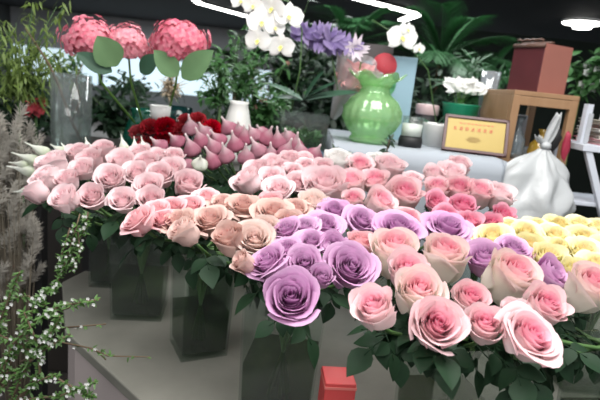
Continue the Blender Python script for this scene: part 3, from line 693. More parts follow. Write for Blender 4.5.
foliage('leafy_plant', 'sparse plant with a red bloom left of the tall glass cylinder', 'plant', 36, 108, 1.95, 12, 8, 40, .03, .015, M_dark, 31, stemto=0, bl=(.35, .022, mat('red_bloom', (.55, .06, .08), .6)))
foliage('leafy_plant', 'loose light green sprays above the white ceramic vase, before the window', 'plant', 240, 62, 2.0, 42, 36, 420, .042, .013, M_mid, 32, stemto=0)
foliage('leafy_plant', 'thin leaved bush between the hydrangea stems before the bright window', 'plant', 140, 84, 2.7, 55, 20, 150, .05, .018, M_dark, 33, stemto=0)
foliage('dried_bunch', 'tan dried tuft showing between the right hydrangea leaves', 'dried grass', 172, 82, 1.95, 11, 14, 200, .04, .006, mat('tan', (.45, .36, .25), .9), 34, stemto=0)
foliage('leafy_plant', 'dense dark plant filling the gap between the tall clear vase and the maroon box', 'plant', 478, 78, 2.7, 36, 30, 260, .09, .016, M_palm, 35, stemto=0)
# tall glass cylinder left
r_ = lathe_vase(71, 1.66, 1.2205, [(.058, 0), (.060, .01), (.062, .24)], glass('painted_haze_glass', (.93, .96, .95), .04, .10, (.55, .6, .6)), 'tall clear glass cylinder with a bare branch at the left', 'glass_cylinder')  # pale diffuse body paints reflected haze onto the clear glass
b = MB(); b.lathe([(.001, .008), (.055, .008), (.055, .10), (.055, .13), (.001, .13)], 30); b.build('water', glass('clear_water', (.85, .9, .88), .02, .05, (.4, .45, .45)), r_)
b = MB(); p = [P(x, y, 1.66) for x, y in ((84, 146), (72, 122), (58, 84), (50, 66), (36, 44), (25, 28))]
root = empty('bare_branch', p[0], 'brown bare branch rising from the tall glass cylinder', 'branch'); b.tube([q - p[0] for q in p], [.005, .005, .004, .004, .003, .002], 7); b.build('twig', M_bark, root)
b = MB(); q = [P(x, y, 1.655) for x, y in ((72, 122), (80, 100), (76, 80), (83, 62))]; b.tube([w_ - p[0] for w_ in q], [.003, .003, .002, .001], 6); b.build('twig', M_bark, root)

# ---------------- orchids
def orch_mb():
    b = MB(); n = Vector((0, -1, 0))
    for a, L, W in ((90, .5, .30), (215, .5, .30), (325, .5, .30), (12, .52, .62), (168, .52, .62)):
        w = R(a); b.leaf((0, .02 if W < .5 else 0, 0), (math.cos(w), -.12, math.sin(w)), (0, -1, 0), L, W, .12, .1, 4, 5, .55)
    return b
OB = mk_mesh(orch_mb(), 'blossom', M_white)
lb = MB(); lb.leaf((0, -.02, .02), (0, -1, -.5), (0, 0, 1), .22, .16, .3, .4); lb.lathe([(.001, -.05), (.06, -.03), (.06, .03), (.001, .06)], 8, c=(0, -.05, 0)); LIP = mk_mesh(lb, 'lip', mat('orchid_lip', (.75, .66, .20), .5))
def orchid(label, pot, stempts, blooms, D, leaves=()):
    p0 = P(*stempts[0], D); root = empty('orchid', p0, label, 'orchid')
    b = MB(); b.tube([P(x, y, D) - p0 for x, y in stempts], .0022, 6); b.build('stem', M_stem, root)
    for x, y, wp in blooms:
        p = P(x, y, D - .03); s = wp * D / F
        Mx = Matrix.LocRotScale(p - p0, Quaternion((0, 0, 1), rr.uniform(-.35, .35)) @ Quaternion((1, 0, 0), rr.uniform(-.1, .25)), Vector((s,) * 3))
        o = obj_from(OB, 'blossom', root, Mx); obj_from(LIP, 'lip', o)
    for a, bb, W in leaves:
        q0 = P(*a, D); q1 = P(*bb, D - .05); m_ = MB(); d = q1 - q0; m_.leaf(q0 - p0, d + Vector((0, 0, d.length * .12)), (0, -.5, 1), d.length, W * D / F, .12, .2, 4, 8, .6); m_.build('leaf', M_hld, root)
    return root
orchid('white moth orchid with a cascade of big blooms at the top centre', None, [(291, 112), (300, 70), (302, 30), (290, 2), (262, -6), (240, 0)],
       [(272, 9, 27), (262, 23, 30), (289, 17, 28), (258, 41, 26), (281, 47, 27), (241, 1, 20), (253, 6, 20), (275, 28, 20)], 1.72,
       [((303, 100), (268, 84), 12), ((304, 100), (322, 70), 11), ((306, 100), (358, 93), 13), ((303, 100), (276, 98), 10), ((306, 98), (336, 82), 9)])
orchid('white orchid bloom with a bud on a thin stem above the blue printed bag', None, [(437, 128), (428, 70), (412, 50), (392, 32), (372, 20)],
       [(402, 38, 30), (419, 49, 12), (408, 30, 14)], 1.92, [((436, 128), (418, 118), 9), ((438, 128), (458, 126), 9), ((438, 126), (448, 112), 8)])
# clear square vase with greenery behind centre
def clear_box(px, D, zb, w, d, h, m, label, name, rz=0, th=.003):
    v = ray(px, hor(px) + (1.5 - zb) / D * F); x = (v * (D / v.y)).x
    root = empty(name, (x, D, zb), label, 'vase', rz=rz); b = MB()
    def ring(k, z): return [Vector((sx * (w / 2 - k), sy * (d / 2 - k), z)) for sx, sy in ((-1, -1), (1, -1), (1, 1), (-1, 1))]
    L = [ring(.004, 0), ring(0, h), ring(th, h), ring(th + .004, .01)]; vs = [p for l in L for p in l]; fs = [(0, 3, 2, 1), (12, 13, 14, 15)]
    for j in range(3):
        for k in range(4): fs.append((j * 4 + k, j * 4 + (k + 1) % 4, (j + 1) * 4 + (k + 1) % 4, (j + 1) * 4 + k))
    b.add(vs, fs); b.build('glass', m, root, smooth=False); return root
cv = clear_box(299, 1.78, 1.2205, .16, .13, .19, M_glass, 'clear square vase below the orchid leaves holding moss and blue gravel', 'square_glass_planter', R(5))
b = MB(); b.box((0, 0, .04), (.145, .115, .055)); b.build('blue_gravel', mat('blue_gravel', (.16, .25, .42), .6, noise_amt=.5, scale=120), cv)
b = MB()
rnd = random.Random(3)
for i in range(260): b.leaf((rnd.uniform(-.06, .06), rnd.uniform(-.045, .045), .068 + rnd.random() * .05), (rnd.uniform(-1, 1), rnd.uniform(-1, 1), 1), (0, 0, 1), .03, .014, .3)
b.build('moss', M_leaf2 if False else M_mid, cv)

# purple bloom
def purple():
    c = P(322, 40, 1.85); root = empty('purple_flower', c, 'violet tubular flower spray right of the white orchid', 'flower'); rnd = random.Random(4)
    b = MB()
    for i in range(120):
        x = rnd.uniform(-1, 1); p = c + rgt * (x * .11) - upv * (x * .028) + Vector((0, rnd.uniform(-.03, .03), 0)) - c
        a = rnd.uniform(0, 6.28); d = rgt * (math.cos(a) * .7 + .4) + upv * math.sin(a) + Vector((0, -.4, 0)); r0_ = rnd.random()
        n0 = len(b.c); b.leaf(p, d, (0, -1, .2), .062 * (1 - .35 * abs(x)), .018, .1, .5, 2, 4, .5)
        for j in range(n0, len(b.c)): b.c[j] = (r0_, (j - n0) / 15, .5, 1)
    b.build('petals', petal_mat('violet', (.16, .10, .30), (.30, .22, .45), (.50, .42, .58), 0, 1), root)
    b = MB(); b.tube([Vector((.03, 0, -.02)), P(338, 90, 1.86) - c, P(346, 112, 1.88) - c], .003); b.build('stem', M_stem, root)
    c2 = P(355, 50, 1.82); root = empty('lilac_flower', c2, 'pale lilac lily just right of the violet flower spray', 'flower'); b = MB()
    for i in range(15):
        a = i * 2.4 + .3; d = rgt * math.cos(a) + upv * math.sin(a) * .8 + Vector((0, -.5, 0)); b.leaf((0, 0, 0), d, (0, -1, 0), .030 + .028 * rnd.random(), .017, .3, .3, 3, 5)
    b.build('petals', mat('lilac', (.62, .54, .60), .5, trans=.2), root)
    b = MB(); b.tube([Vector((0, 0, 0)), P(361, 62, 1.84) - c2, P(352, 110, 1.86) - c2], .0025); b.build('stem', M_leaf2, root)
purple()
# wrapped bouquet
a0 = P(333, 118, 1.93); a1 = P(362, 62, 1.86)
root = empty('wrapped_bouquet', a0, 'pink bouquet wrapped in clear film behind the green glass vase', 'bouquet')
ax = (a1 - a0); q = ax.to_track_quat('Z', 'Y'); b = MB()
def wf(u, v):
    a = 2 * math.pi * u; r = (.012 + .075 * v) * (1 + .15 * math.sin(a * 7) * v); return q @ Vector((r * math.cos(a), r * math.sin(a), ax.length * (v + .05 * math.sin(a * 3) * v)))
b.grid(wf, 48, 8, wrap=True); b.build('film_wrap', glass('wrap_film', (.85, .85, .86), .2, .30, (.7, .65, .66)), root)
b = MB(); rnd = random.Random(9)
for i in range(60):
    a = rnd.uniform(0, 6.28); r = .05 * math.sqrt(rnd.random()); p = q @ Vector((r * math.cos(a), r * math.sin(a), ax.length * rnd.uniform(.55, .9)))
    b.leaf(p, (rnd.uniform(-1, 1), -.6, rnd.uniform(-.3, 1)), (0, -1, 0), .035, .03, .3, .2)
b.build('petals', mat('bouquet_pink', (.78, .42, .42), .6, trans=.2), root)
b = MB(); b.tube([Vector((0, 0, 0)), q @ Vector((0, 0, ax.length * .6))], .008); b.build('stems', M_stem, root)
# blue printed bag
root = empty('paper_bag', (P(384, 110, 1.98).x, 1.98, ZT + .002), 'light blue paper bag printed with a red circle and green leaves', 'bag', rz=R(-8))
BW, BH = .19, .30
b = MB(); b.box((0, 0, BH / 2), (BW, .06, BH)); b.build('bag_body', mat('bag_blue', (.26, .40, .48), .6, noise_amt=.08, scale=10), root, smooth=False, bevel=.002)
b = MB(); b.lathe([(.001, 0), (.045, 0), (.045, .0015), (.001, .0015)], 28); o = b.build('red_circle', mat('print_red', (.55, .06, .08), .6), root); o.rotation_euler = (R(90), 0, 0); o.location = (-.02, -.0305, .262)
b = MB()
for x, z, a in ((.0, .12, 1.2), (.01, .14, 2.2), (.0, .16, .9), (.012, .10, .6), (-.01, .09, 2.4), (.02, .18, 1.6)): b.leaf((x, -.032, z), (math.cos(a), 0, math.sin(a)), (0, -1, 0), .05, .024, 0, 0)
b.build('leaf_print', mat('print_green', (.07, .28, .12), .6), root)
b = MB(); b.box((-.045, 0, BH + .004), (.10, .061, .06)); b.build('dark_flap', mat('bag_dark', (.07, .06, .06), .6), root, smooth=False)

# ruffled green glass vase
M_green = glass('green_glass', (.78, .96, .74), .08, .24, (.50, .74, .42))
prof = [(.055, 0), (.066, .012), (.058, .026), (.078, .05), (.095, .085), (.094, .12), (.076, .155), (.050, .178), (.044, .195), (.060, .225), (.085, .242)]
h0 = hor(374) + (1.5 - ZT) / 1.73 * F; v = ray(374, h0); gx = (v * (1.73 / v.y)).x - .018
root = empty('ribbed_glass_vase', (gx, 1.73, ZT + .003), 'translucent green ribbed glass vase with a ruffled mouth on the white cloth', 'vase')
b = MB(); n = 96; vs = []
full = [(.001, 0)] + prof + [(r - .004, z) for r, z in reversed(prof)][:-1] + [(.001, .016)]
full = [(r * 1.02, z * .90) for r, z in full]
for j, (r, z) in enumerate(full):
    for k in range(n):
        w = 2 * math.pi * k / n; t = min(1, max(0, (z - .17) / .07)); rib = 1 + .018 * math.cos(18 * w) * (1 - t)
        vs.append(Vector((r * rib * (1 + .16 * t * math.cos(6 * w)) * math.cos(w), r * rib * (1 + .16 * t * math.cos(6 * w)) * math.sin(w), z + .018 * t * math.cos(6 * w))))
b.add(vs, [(j * n + k, j * n + (k + 1) % n, (j + 1) * n + (k + 1) % n, (j + 1) * n + k) for j in range(len(full) - 1) for k in range(n)]); b.build('body', M_green, root)
b = MB(); w = MB()
b.tube([(.048 * math.cos(i * .3), .048 * math.sin(i * .3), .186) for i in range(22)], .004, 6); b.build('neck_ring', M_green, root)
# white candle cup in black base
v = ray(407, hor(407) + (1.5 - ZT) / 1.72 * F); cx_ = (v * (1.72 / v.y)).x
root = empty('candle_glass', (cx_ + .012, 1.74, ZT + .003), 'small candle jar with black base, right of the green glass vase', 'candle')
b = MB(); b.lathe([(.001, 0), (.038, 0), (.040, .02), (.036, .034), (.001, .034)]); b.build('base', M_black, root)
b = MB(); b.lathe([(.001, .034), (.032, .036), (.033, .075), (.001, .076)]); b.build('wax', M_white, root)
b = MB(); b.lathe([(.034, .035), (.037, .10), (.034, .10), (.0335, .078)]); b.build('glass', M_glass, root)
# white pot with orchid leaves
v = ray(435, hor(435) + (1.5 - ZT) / 1.86 * F); cx_ = (v * (1.86 / v.y)).x
root = empty('white_flower_pot', (cx_, 1.86, ZT + .003), 'white ceramic pot of the single-bloom orchid, left behind the gold plaque', 'pot')
b = MB(); b.lathe([(.001, 0), (.045, 0), (.056, .075), (.058, .08), (.050, .08), (.048, .065), (.001, .065)]); b.build('pot', mat('pot_white', (.78, .77, .76), .4), root)
b = MB(); b.lathe([(.047, .064), (.02, .070), (.001, .072)]); b.build('soil', M_bark, root)
# green pot with white flowers
v = ray(455, hor(455) + (1.5 - ZT) / 2.06 * F); cx_ = (v * (2.06 / v.y)).x
root = empty('green_flower_pot', (cx_, 2.06, ZT + .003), 'bright green plastic pot with white ruffled flowers left of the pine rack', 'potted plant')
b = MB(); b.lathe([(.001, 0), (.045, 0), (.070, .150), (.074, .155), (.066, .155), (.060, .14), (.001, .14)]); b.build('pot', mat('pot_green', (.01, .26, .13), .4), root)
b = MB(); rnd = random.Random(6)
for i in range(90): b.leaf((rnd.uniform(-.06, .06), rnd.uniform(-.04, .04), .195 + rnd.random() * .035), (rnd.uniform(-1, 1), rnd.uniform(-1, .5), rnd.uniform(.1, 1)), (0, -1, 1), .034, .03, .4, .2)
b.build('blooms', M_white, root)
b = MB()
for i in range(12): b.tube([(rnd.uniform(-.02, .02), 0, .14), (rnd.uniform(-.05, .05), rnd.uniform(-.03, .03), .205)], .0015, 4)
b.build('stems', M_leaf2, root)
# pink tin
v = ray(424, hor(424) + 0 / 1.9 * F)
root = empty('round_tin', P(426, 118, 2.08), None, None); root.location.z = ZT + .003
tag(root, 'round tin with pale pink lid and dark sides behind the white candle jar', 'tin')
b = MB(); b.lathe([(.001, 0), (.042, 0), (.042, .10), (.001, .10)]); b.build('body', M_black, root)
b = MB(); b.lathe([(.043, .10), (.045, .102), (.045, .135), (.04, .14), (.001, .14)]); b.build('lid', mat('pink_lid', (.55, .40, .40), .4), root)
# tall clear vase by green pot
lathe_vase(479, 2.11, ZT + .003, [(.03, 0), (.032, .10), (.024, .13), (.032, .20), (.037, .29)], glass('milky_glass', (.8, .85, .88), .25, .3, (.6, .64, .68)), 'tall clear faceted glass vase right of the white ruffled flowers', fold=.05)

# gold plaque
pc = P(476, 138, 1.70); root = empty('award_plaque', (pc.x, 1.70, ZT + .003), 'gold plaque with red lettering in a dark wooden frame leaning on the cloth table', 'plaque', rz=R(-10))
lean = R(-24)
def pb(sz, c, m, nm, par=root):
    b = MB(); b.box((0, 0, 0), sz); o = b.build(nm, m, par, smooth=False, bevel=.001)
    Mx = Matrix.Rotation(lean, 4, 'X') @ Matrix.Translation(c); o.matrix_local = Mx; return o
PW, PH = .205, .125
b = MB(); fr = .010
M_frame = mat('dark_red_wood', (.07, .02, .02), .35)
for s in (-1, 1):
    pb((fr, .016, PH), Vector((s * (PW - fr) / 2, 0, PH / 2 + .003)), M_frame, 'frame_side')
    pb((PW, .016, fr), Vector((0, 0, PH / 2 + .003 + s * (PH - fr) / 2)), M_frame, 'frame_rail')
pb((PW - 2 * fr, .006, PH - 2 * fr), Vector((0, 0, PH / 2 + .003)), mat('gold', (.30, .21, .035), .35, metal=.15, noise_amt=.1, scale=12), 'gold_plate')
b = MB(); rnd = random.Random(12)
for k in range(7):
    x0 = -.066 + k * .019
    for j in range(3): b.box((x0 + rnd.uniform(-.001, .001), -.0036, .083 + j * .0045 - .0045), (.011 * rnd.uniform(.6, 1), .0006, .0016))
    for j in range(2): b.box((x0 - .003 + j * .006, -.0036, .083), (.0016, .0006, .011))
for k in range(9): b.box((-.05 + k * .0125, -.0036, .102), (.008, .0006, .003))
o = b.build('red_lettering', mat('red_ink', (.55, .10, .04), .5), root, smooth=False); o.matrix_local = Matrix.Rotation(lean, 4, 'X')
b = MB()
for k in range(5): b.box((-.005, -.0036, .040 + k * .004), (.05 - abs(k - 2) * .012, .0006, .003))
o = b.build('emblem', mat('dark_gold', (.30, .19, .03), .5), root, smooth=False); o.matrix_local = Matrix.Rotation(lean, 4, 'X')
for k in range(2): 
    b = MB(); b.box(((-1) ** k * .05, .062, .045), (.006, .006, .09), M=Matrix.Rotation(R(25), 3, 'X')); b.build('prop', M_frame, root, smooth=False)

# pine rack
X0, X1, Y0, Y1, ZR = .672, .890, 1.78, 2.13, 1.558
root = empty('pine_rack', ((X0 + X1) / 2, (Y0 + Y1) / 2, 0), 'open pine shelf rack under the maroon box', 'shelf')
o_ = Vector((root.location.x, root.location.y, 0))
def rb(nm, c, sz, m=M_pine, bev=.002): b = MB(); b.box(Vector(c) - o_, sz); return b.build(nm, m, root, smooth=False, bevel=bev)
rb('top_board', ((X0 + X1) / 2, (Y0 + Y1) / 2, ZR - .008), (X1 - X0, Y1 - Y0, .016))
rb('side_panel', (X0 + .008, (Y0 + Y1) / 2 + .012, ZR - .10), (.016, Y1 - Y0 - .028, .17))
rb('front_rail', ((X0 + X1) / 2, Y0 + .008, ZR - .032), (X1 - X0 - .05, .016, .03))
rb('post', (X0 + .013, Y0 + .013, (ZR - .016) / 2), (.026, .026, ZR - .016))
rb('post', (X1 - .013, Y0 + .013, (ZR - .016) / 2), (.026, .026, ZR - .016))
rb('post', (X1 - .013, Y1 - .013, (ZR - .016) / 2), (.026, .026, ZR - .016))
rb('post', (X0 + .013, Y1 - .013, (ZR - .2) / 2), (.026, .026, ZR - .2))
rb('shelf_board', ((X0 + X1) / 2, (Y0 + Y1) / 2, 1.315), (X1 - X0 - .054, Y1 - Y0 - .056, .014))
rb('shelf_rail', ((X0 + X1) / 2, Y0 + .01, 1.300), (X1 - X0 - .054, .014, .045), wood('pine_dark', (.22, .10, .05), (.16, .07, .035)))
rb('shelf_board', ((X0 + X1) / 2, (Y0 + Y1) / 2, 1.07), (X1 - X0 - .054, Y1 - Y0 - .056, .014))
rb('back_panel', ((X0 + X1) / 2, Y1 - .032, 1.40), (X1 - X0 - .056, .006, .15), mat('rack_back', (.45, .46, .48), .7))
# bottles
def bottle(x, y, z, prof, m, label, stop=None):
    r2 = empty('glass_bottle', (x, y, z), label, 'bottle'); b = MB(); b.lathe([(.001, 0)] + prof, 24); b.build('body', m, r2)
    if stop: b = MB(); b.lathe(stop, 16); b.build('stopper', m, r2)
bottle(.750, 1.89, 1.323, [(.030, 0), (.034, .02), (.031, .07), (.014, .10), (.012, .125), (.022, .15), (.001, .151)], glass('blue_grey_glass', (.55, .65, .70), .2, .35, (.35, .42, .46)), 'slim blue grey glass bottle with flared top in the pine rack')
bottle(.832, 1.87, 1.323, [(.036, 0), (.042, .03), (.036, .06), (.013, .085), (.011, .10), (.017, .112), (.001, .113)], glass('amber_glass', (.80, .60, .12), .15, .45, (.60, .40, .06)), 'round amber yellow glass bottle in the pine rack')
b = MB(); b.box((0, 0, .02), (.12, .06, .04)); o = b.build('folded_cloth', M_cloth, smooth=False, bevel=.008); o.location = (.79, 1.965, 1.323); tag(o, 'folded white cloth behind the bottles in the pine rack', 'cloth')
bottle(.745, 1.86, 1.078, [(.03, 0), (.03, .06), (.012, .09), (.013, .10), (.001, .101)], M_glass, 'clear glass bottle on the lower board of the pine rack')
bottle(.82, 1.87, 1.078, [(.03, 0), (.03, .06), (.012, .09), (.013, .10), (.001, .101)], M_glass, 'second clear glass bottle on the lower board, beside the bag')
# maroon box
root = empty('gift_box', (.785, 1.895, ZR + .0005), 'maroon box with dusty pink front standing on the pine rack', 'box', rz=R(27))
b = MB(); b.box((0, 0, .080), (.135, .13, .16)); b.build('body', mat('maroon', (.085, .018, .022), .5, noise_amt=.3, scale=15), root, smooth=False, bevel=.002)
b = MB(); b.box((0, -.066, .080), (.133, .002, .158)); b.build('front_panel', mat('dusty_pink', (.34, .13, .10), .6, noise_amt=.1, scale=10), root, smooth=False)
b = MB(); b.box((-.070, 0, .152), (.006, .134, .012)); b.box((-.03, .0, .164), (.02, .12, .008))
b.tube([(-.068 , -.055 + i * .011,   .167 + .006 * abs(math.sin(i * 1.2))) for i in range(11)], .004, 6); b.build('braid_trim', mat('trim_dark', (.10, .05, .035), .6), root)

# white plastic bag
bc = P(548, 190, 1.52)
root = empty('plastic_bag', (bc.x, 1.56, 0), 'knotted white plastic bag slumped before the pine rack', 'bag')
zb0 = 1.5 - (235 - hor(545)) * 1.52 / F; root.location.z = zb0
b = MB(); rnd = random.Random(2)
bp = [(.001, 0), (.11, .0), (.160, .03), (.160, .07), (.138, .12), (.105, .165), (.066, .205), (.028, .232), (.016, .245)]
def bf(u, v):
    k = v * (len(bp) - 1); i = min(int(k), len(bp) - 2); f = k - i
    r = bp[i][0] * (1 - f) + bp[i + 1][0] * f; z = bp[i][1] * (1 - f) + bp[i + 1][1] * f; a = 2 * math.pi * u
    cr = 1 + .10 * math.sin(a * 5 + z * 9) * (z / .2) + .06 * math.sin(a * 9 + 14 * z) + .30 * noise.noise(Vector((math.cos(a) * 2.5, math.sin(a) * 2.5, z * 14)))
    return Vector((r * cr * math.cos(a) + .05 * (z / .25) ** 1.3, r * cr * math.sin(a) * .62, z))
b.grid(bf, 110, 40, wrap=True); b.build('bag_body', M_plastic, root)
b = MB(); kp = Vector((.05, 0, .255)); b.lathe([(.004, -.012), (.018, -.004), (.016, .008), (.006, .014)], 12, c=kp); b.build('knot', M_plastic, root)
for sx, tt in ((-1, (-.035, -.01, .03)), (1, (.020, -.01, .105))):
    b = MB(); e = kp + Vector(tt)
    def ef(u, v): return kp.lerp(e, v) + Vector((sx * 0 + (u - .5) * .036 * math.sin(.5 + v * 2.2), .010 * math.sin(u * 9) * v, .004 * math.sin(u * 12)))
    b.grid(ef, 12, 8); b.build('handle_ear', M_plastic, root, solid=.0008)
# support for bag: low side stand
b = MB(); b.box((0, 0, zb0 / 2), (.34, .24, zb0 - .001)); o = b.build('side_stand', mat('stand_grey', (.3, .3, .3), .6), smooth=False, bevel=.004); o.location = (bc.x + .0, 1.56 + .005, 0); o.location.y = 1.60
o.location.y = 1.70; o.location.x += .05; root.location.y = 1.66; root.location.x -= .02
tag(o, 'grey low stand under the white plastic bag', 'stand')
# dark bag & red strap behind
def lump(name, label, cat, px, py, D, rx, rz_, m, seed, bottom=None):
    p = P(px, py, D); b = MB(); s = D / F
    def f(u, v):
        a = 2 * math.pi * u; e = math.pi * v; d = Vector((math.sin(e) * math.cos(a), math.sin(e) * math.sin(a), -math.cos(e)))
        k = 1 + .22 * noise.noise(d * 2 + Vector((seed, 0, 0))); return Vector((d.x * rx * s * k, d.y * rx * s * .6 * k, d.z * rz_ * s * k))
    b.grid(f, 24, 16, wrap=True); o = b.build(name, m); o.location = p; return tag(o, label, cat)
lump('black_pouch', 'black pouch leaning between the amber bottle and the plastic bag', 'pouch', 551, 143, 1.70, 7, 15, mat('black_cloth', (.015, .015, .016), .7), 1).rotation_euler = (0, R(25), 0)
lump('red_pouch', 'narrow dark red pouch right of the bag knot', 'pouch', 566, 146, 1.70, 4, 14, mat('red_cloth', (.32, .02, .05), .6), 2)
# right white rack with books
ZB = 1.5 - (144 - hor(590)) * 1.75 / F
root = empty('white_rack', (1.045, 1.86, 0), 'white frame rack at the right edge with crossed slanting side board', 'shelf')
M_wr = mat('rack_white', (.62, .65, .72), .5)
def wb(nm, c, sz, M=None): b = MB(); b.box(Vector(c), sz, M=M); b.build(nm, M_wr, root, smooth=False, bevel=.002)
wb('top_board', (.03, 0, ZB - .01), (.32, .24, .022)); wb('post', (.17, .10, ZB / 2 - .012), (.025, .025, ZB - .03)); wb('post', (-.11, .10, ZB / 2 - .012), (.025, .025, ZB - .03))
wb('slanted_board', (-.045, -.105, ZB - .15), (.022, .02, .32), M=Matrix.Rotation(R(-25), 3, 'Y'))
wb('shelf_board', (.03, 0, ZB - .20), (.30, .2, .014))
for k, (z, h, c, wv, lab) in enumerate([(0, .018, (.45, .15, .18), .25, 'rose red book lying lowest on the white rack'), (.0185, .012, (.70, .66, .60), .23, 'cream book second from the bottom of the stack on the white rack'), (.031, .012, (.20, .14, .10), .25, 'brown book in the middle of the stack on the white rack'),
      (.0435, .010, (.75, .72, .68), .24, 'thin white book above the brown book on the white rack'), (.054, .016, (.28, .09, .07), .22, 'maroon book near the top of the stack on the white rack'), (.0705, .012, (.55, .50, .42), .24, 'beige book topmost on the white rack')]):
    root2 = empty('book', (1.105, 1.86 + .004 * (k % 2), ZB + .0015 + z), lab, 'book', rz=R((-1) ** k * 4)); b = MB(); b.box((0, 0, h / 2), (wv - .02, .17, h * .7)); b.build('pages', mat('pages', (.75, .72, .66), .8), root2, smooth=False)
    b = MB(); b.box((0, 0, h * .08), (wv, .18, h * .14)); b.box((0, 0, h * .92), (wv, .18, h * .14)); b.box((0, -.09, h / 2), (wv, .004, h)); b.build('cover', mat('cover', c, .5), root2, smooth=False)
pc = empty('picture_frame', (1.105, 1.87, ZB + .085), 'white edged small picture frame on top of the book stack', 'picture frame', rz=R(-8))
b = MB(); b.box((0, 0, .022), (.16, .014, .042)); b.build('frame', M_wr, pc, smooth=False, bevel=.002)
b = MB(); b.box((.0, -.008, .022), (.13, .002, .03)); b.build('picture', mat('pic', (.45, .28, .16), .6), pc, smooth=False)
lb_ = empty('leaflet_stand', (.935, 1.80, ZB + .003), 'white upright leaflets beside the maroon box', 'leaflets', rz=R(10))
b = MB(); b.box((0, 0, .065), (.022, .02, .13)); b.build('leaflet', M_wr, lb_, smooth=False)
b = MB(); b.box((.006, -.013, .05), (.016, .003, .10)); b.build('leaflet', mat('leaflet_grey', (.45, .47, .50), .6), lb_, smooth=False)

root = empty('backing_cabinet', (-1.35, 2.45, 0), 'dark brown cabinet added to darken the corner behind the dried grass', 'cabinet')  # cabinet added as a dark backing over the bright wall behind
M_cab = mat('cabinet_brown', (.028, .022, .018), .6, noise_amt=.3, scale=6)
b = MB(); b.box((0, 0, .57), (1.6, .3, 1.14)); b.build('body', M_cab, root, smooth=False)
for sx in (-1, 1):
    b = MB(); b.box((sx * .395, -.158, .57), (.77, .014, 1.1)); d_ = b.build('door', M_cab, root, smooth=False, bevel=.003)
    b = MB(); b.tube([(sx * .05, -.172, .6), (sx * .05, -.185, .62), (sx * .05, -.185, .74), (sx * .05, -.172, .76)], .005, 6); b.build('handle', mat('handle_grey', (.2, .2, .2), .4, metal=.8), d_)
# ---------------- left: dried grass, flowering branches
root = empty('dried_grass', (P(14, 200, 1.55).x, 1.55, 0), 'bunch of pale fluffy dried grass at the left edge', 'dried grass')
b = MB(); st = MB(); rnd = random.Random(21)
for k in range(95):
    x = rnd.uniform(-14, 36); y = rnd.uniform(122, 290); D = 1.55 + rnd.uniform(-.06, .1); p = P(x, y, D); lean_ = rnd.uniform(-.5, .9)
    ax_ = Vector((lean_, rnd.uniform(-.3, .3), 1)).normalized(); L = rnd.uniform(.06, .11)
    st.tube([Vector((rnd.uniform(-.02, .02), 0, .0)), p - root.location], [.0015, .001], 4)
    for j in range(95):
        t = rnd.random(); q_ = p - root.location + ax_ * L * (t - .5); d = ax_ * .8 + Vector((rnd.uniform(-1, 1), rnd.uniform(-1, 1), rnd.uniform(-.6, .6)))
        b.leaf(q_, d, (0, -1, 0), .026, .0026, .4, 0, 1, 2)
st.build('stems', mat('straw', (.12, .10, .07), .8), root); b.build('plumes', mat('plume', (.44, .41, .36), .9, trans=.2), root)
def branch(label, lines, D, seed, lf=40, bl=.35, name='flowering_branch', leafL=.013, r=.0016):
    rnd = random.Random(seed); p0 = P(*lines[0][0], D); root = empty(name, p0, label, 'branch'); st = MB(); b = MB(); fl = MB()
    for ln in lines:
        pts = []; off = rnd.uniform(-.03, .03)
        for i, (x, y) in enumerate(ln): pts.append(P(x, y, D + off * (i / len(ln))) - p0)
        st.tube(pts, [r * (1 - .5 * i / len(pts)) for i in range(len(pts))], 5)
        tot = sum((c - a).length for a, c in zip(pts, pts[1:])); nl = int(tot / .0042 * lf / 40)
        for j in range(nl):
            t = .12 + .9 * rnd.random(); f = min(t, .999) * (len(pts) - 1); i = int(f); p = pts[i].lerp(pts[i + 1], f - i)
            d = Vector((rnd.uniform(-1, 1), rnd.uniform(-1, .4), rnd.uniform(-.6, 1)))
            if rnd.random() > bl: b.leaf(p, d, (0, -.5, 1), leafL * rnd.uniform(.6, 1.2), leafL * .38, .2, .2, 2, 3)
            else:
                c = p + d.normalized() * .007
                for q_ in range(5):
                    w_ = q_ * 1.2566; fl.leaf(c, (math.cos(w_), -.5, math.sin(w_)), (0, -1, 0), .0038, .003, 0, 0, 1, 2)
    st.build('twigs', M_bark, root); b.build('leaves', M_leaf3 if bl else M_dark, root)
    if bl: fl.build('blossoms', M_white, root)
branch('thin branch dense with green leaves and tiny white blossoms hanging below the blush roses', [[(80, 214), (74, 235), (66, 260), (58, 282), (52, 292)], [(88, 212), (86, 226), (76, 246), (66, 268)], [(70, 228), (62, 254), (60, 272)], [(78, 232), (80, 252), (72, 270)]], .95, 1, lf=110, bl=.16, leafL=.013)
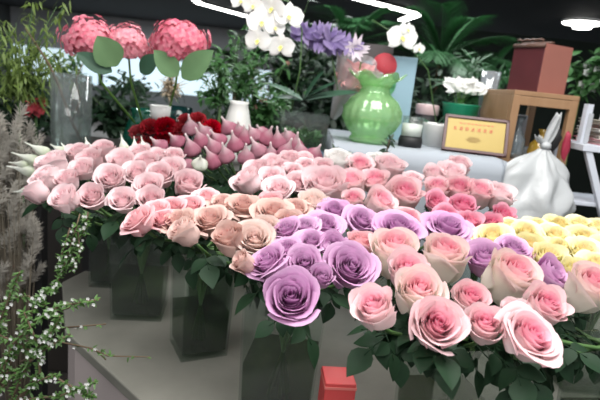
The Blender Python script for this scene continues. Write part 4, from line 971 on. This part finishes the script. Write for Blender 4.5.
branch('flowering shrub branches with small white blossoms filling the bottom left corner', [
 [(-20, 430), (8, 370), (22, 330), (38, 300), (48, 290)], [(-10, 420), (0, 380), (12, 345), (40, 318), (60, 306), (96, 300)], [(-20, 400), (10, 352), (40, 340), (60, 328)],
 [(0, 430), (20, 380), (34, 352), (54, 330), (60, 316)], [(-10, 340), (5, 310), (12, 290), (20, 272)], [(-20, 360), (0, 335), (20, 345), (44, 358)], [(-20, 320), (8, 300), (28, 296), (46, 306)],
 [(0, 420), (30, 385), (52, 375), (80, 392), (92, 396)], [(-10, 400), (14, 375), (44, 350), (70, 334)], [(-20, 380), (-2, 340), (4, 320)], [(20, 400), (40, 372), (36, 340), (24, 312)], [(-20, 420), (20, 400), (60, 396), (95, 382)]], .72, 2, lf=110, bl=.11, leafL=.011, r=.0024)
branch('long bare twig with few leaves reaching right across the counter edge', [[(20, 362), (60, 342), (90, 348), (108, 356), (150, 357)], [(60, 328), (84, 326), (106, 324)], [(90, 348), (98, 352), (106, 360)], [(46, 312), (62, 310), (80, 304), (100, 299)]], .80, 3, lf=16, bl=.25, leafL=.010, r=.0018)
branch('dark sprig with paired leaves rising before the white cloth below the green glass vase', [[(394, 281.5), (392, 230), (391, 182), (388, 166), (387, 150), (390, 139)]], 1.50, 7, lf=22, bl=0, name='green_sprig', leafL=.028, r=.003)
branch('dark curved sprig before the white cloth left of the green glass vase base', [[(358, 277.5), (356, 230), (352, 178), (352, 162), (346, 151), (334, 149)]], 1.50, 8, lf=18, bl=0, name='green_sprig', leafL=.020, r=.003)
# red card between vases
root = empty('red_box', (P(338, 390, .72).x, .735, ZC + .0005), 'red box standing between the two front glass vases', 'box', rz=R(6))
zt_ = P(338, 384, .71).z
b = MB(); hh = zt_ - ZC; b.box((0, 0, hh / 2), (.048, .05, hh)); b.build('body', mat('red_card', (.52, .05, .05), .45), root, smooth=False, bevel=.0015)
b = MB(); b.box((0, 0, hh - .008), (.0495, .0515, .004)); b.build('lid_band', mat('red_band', (.62, .16, .14), .4), root, smooth=False)
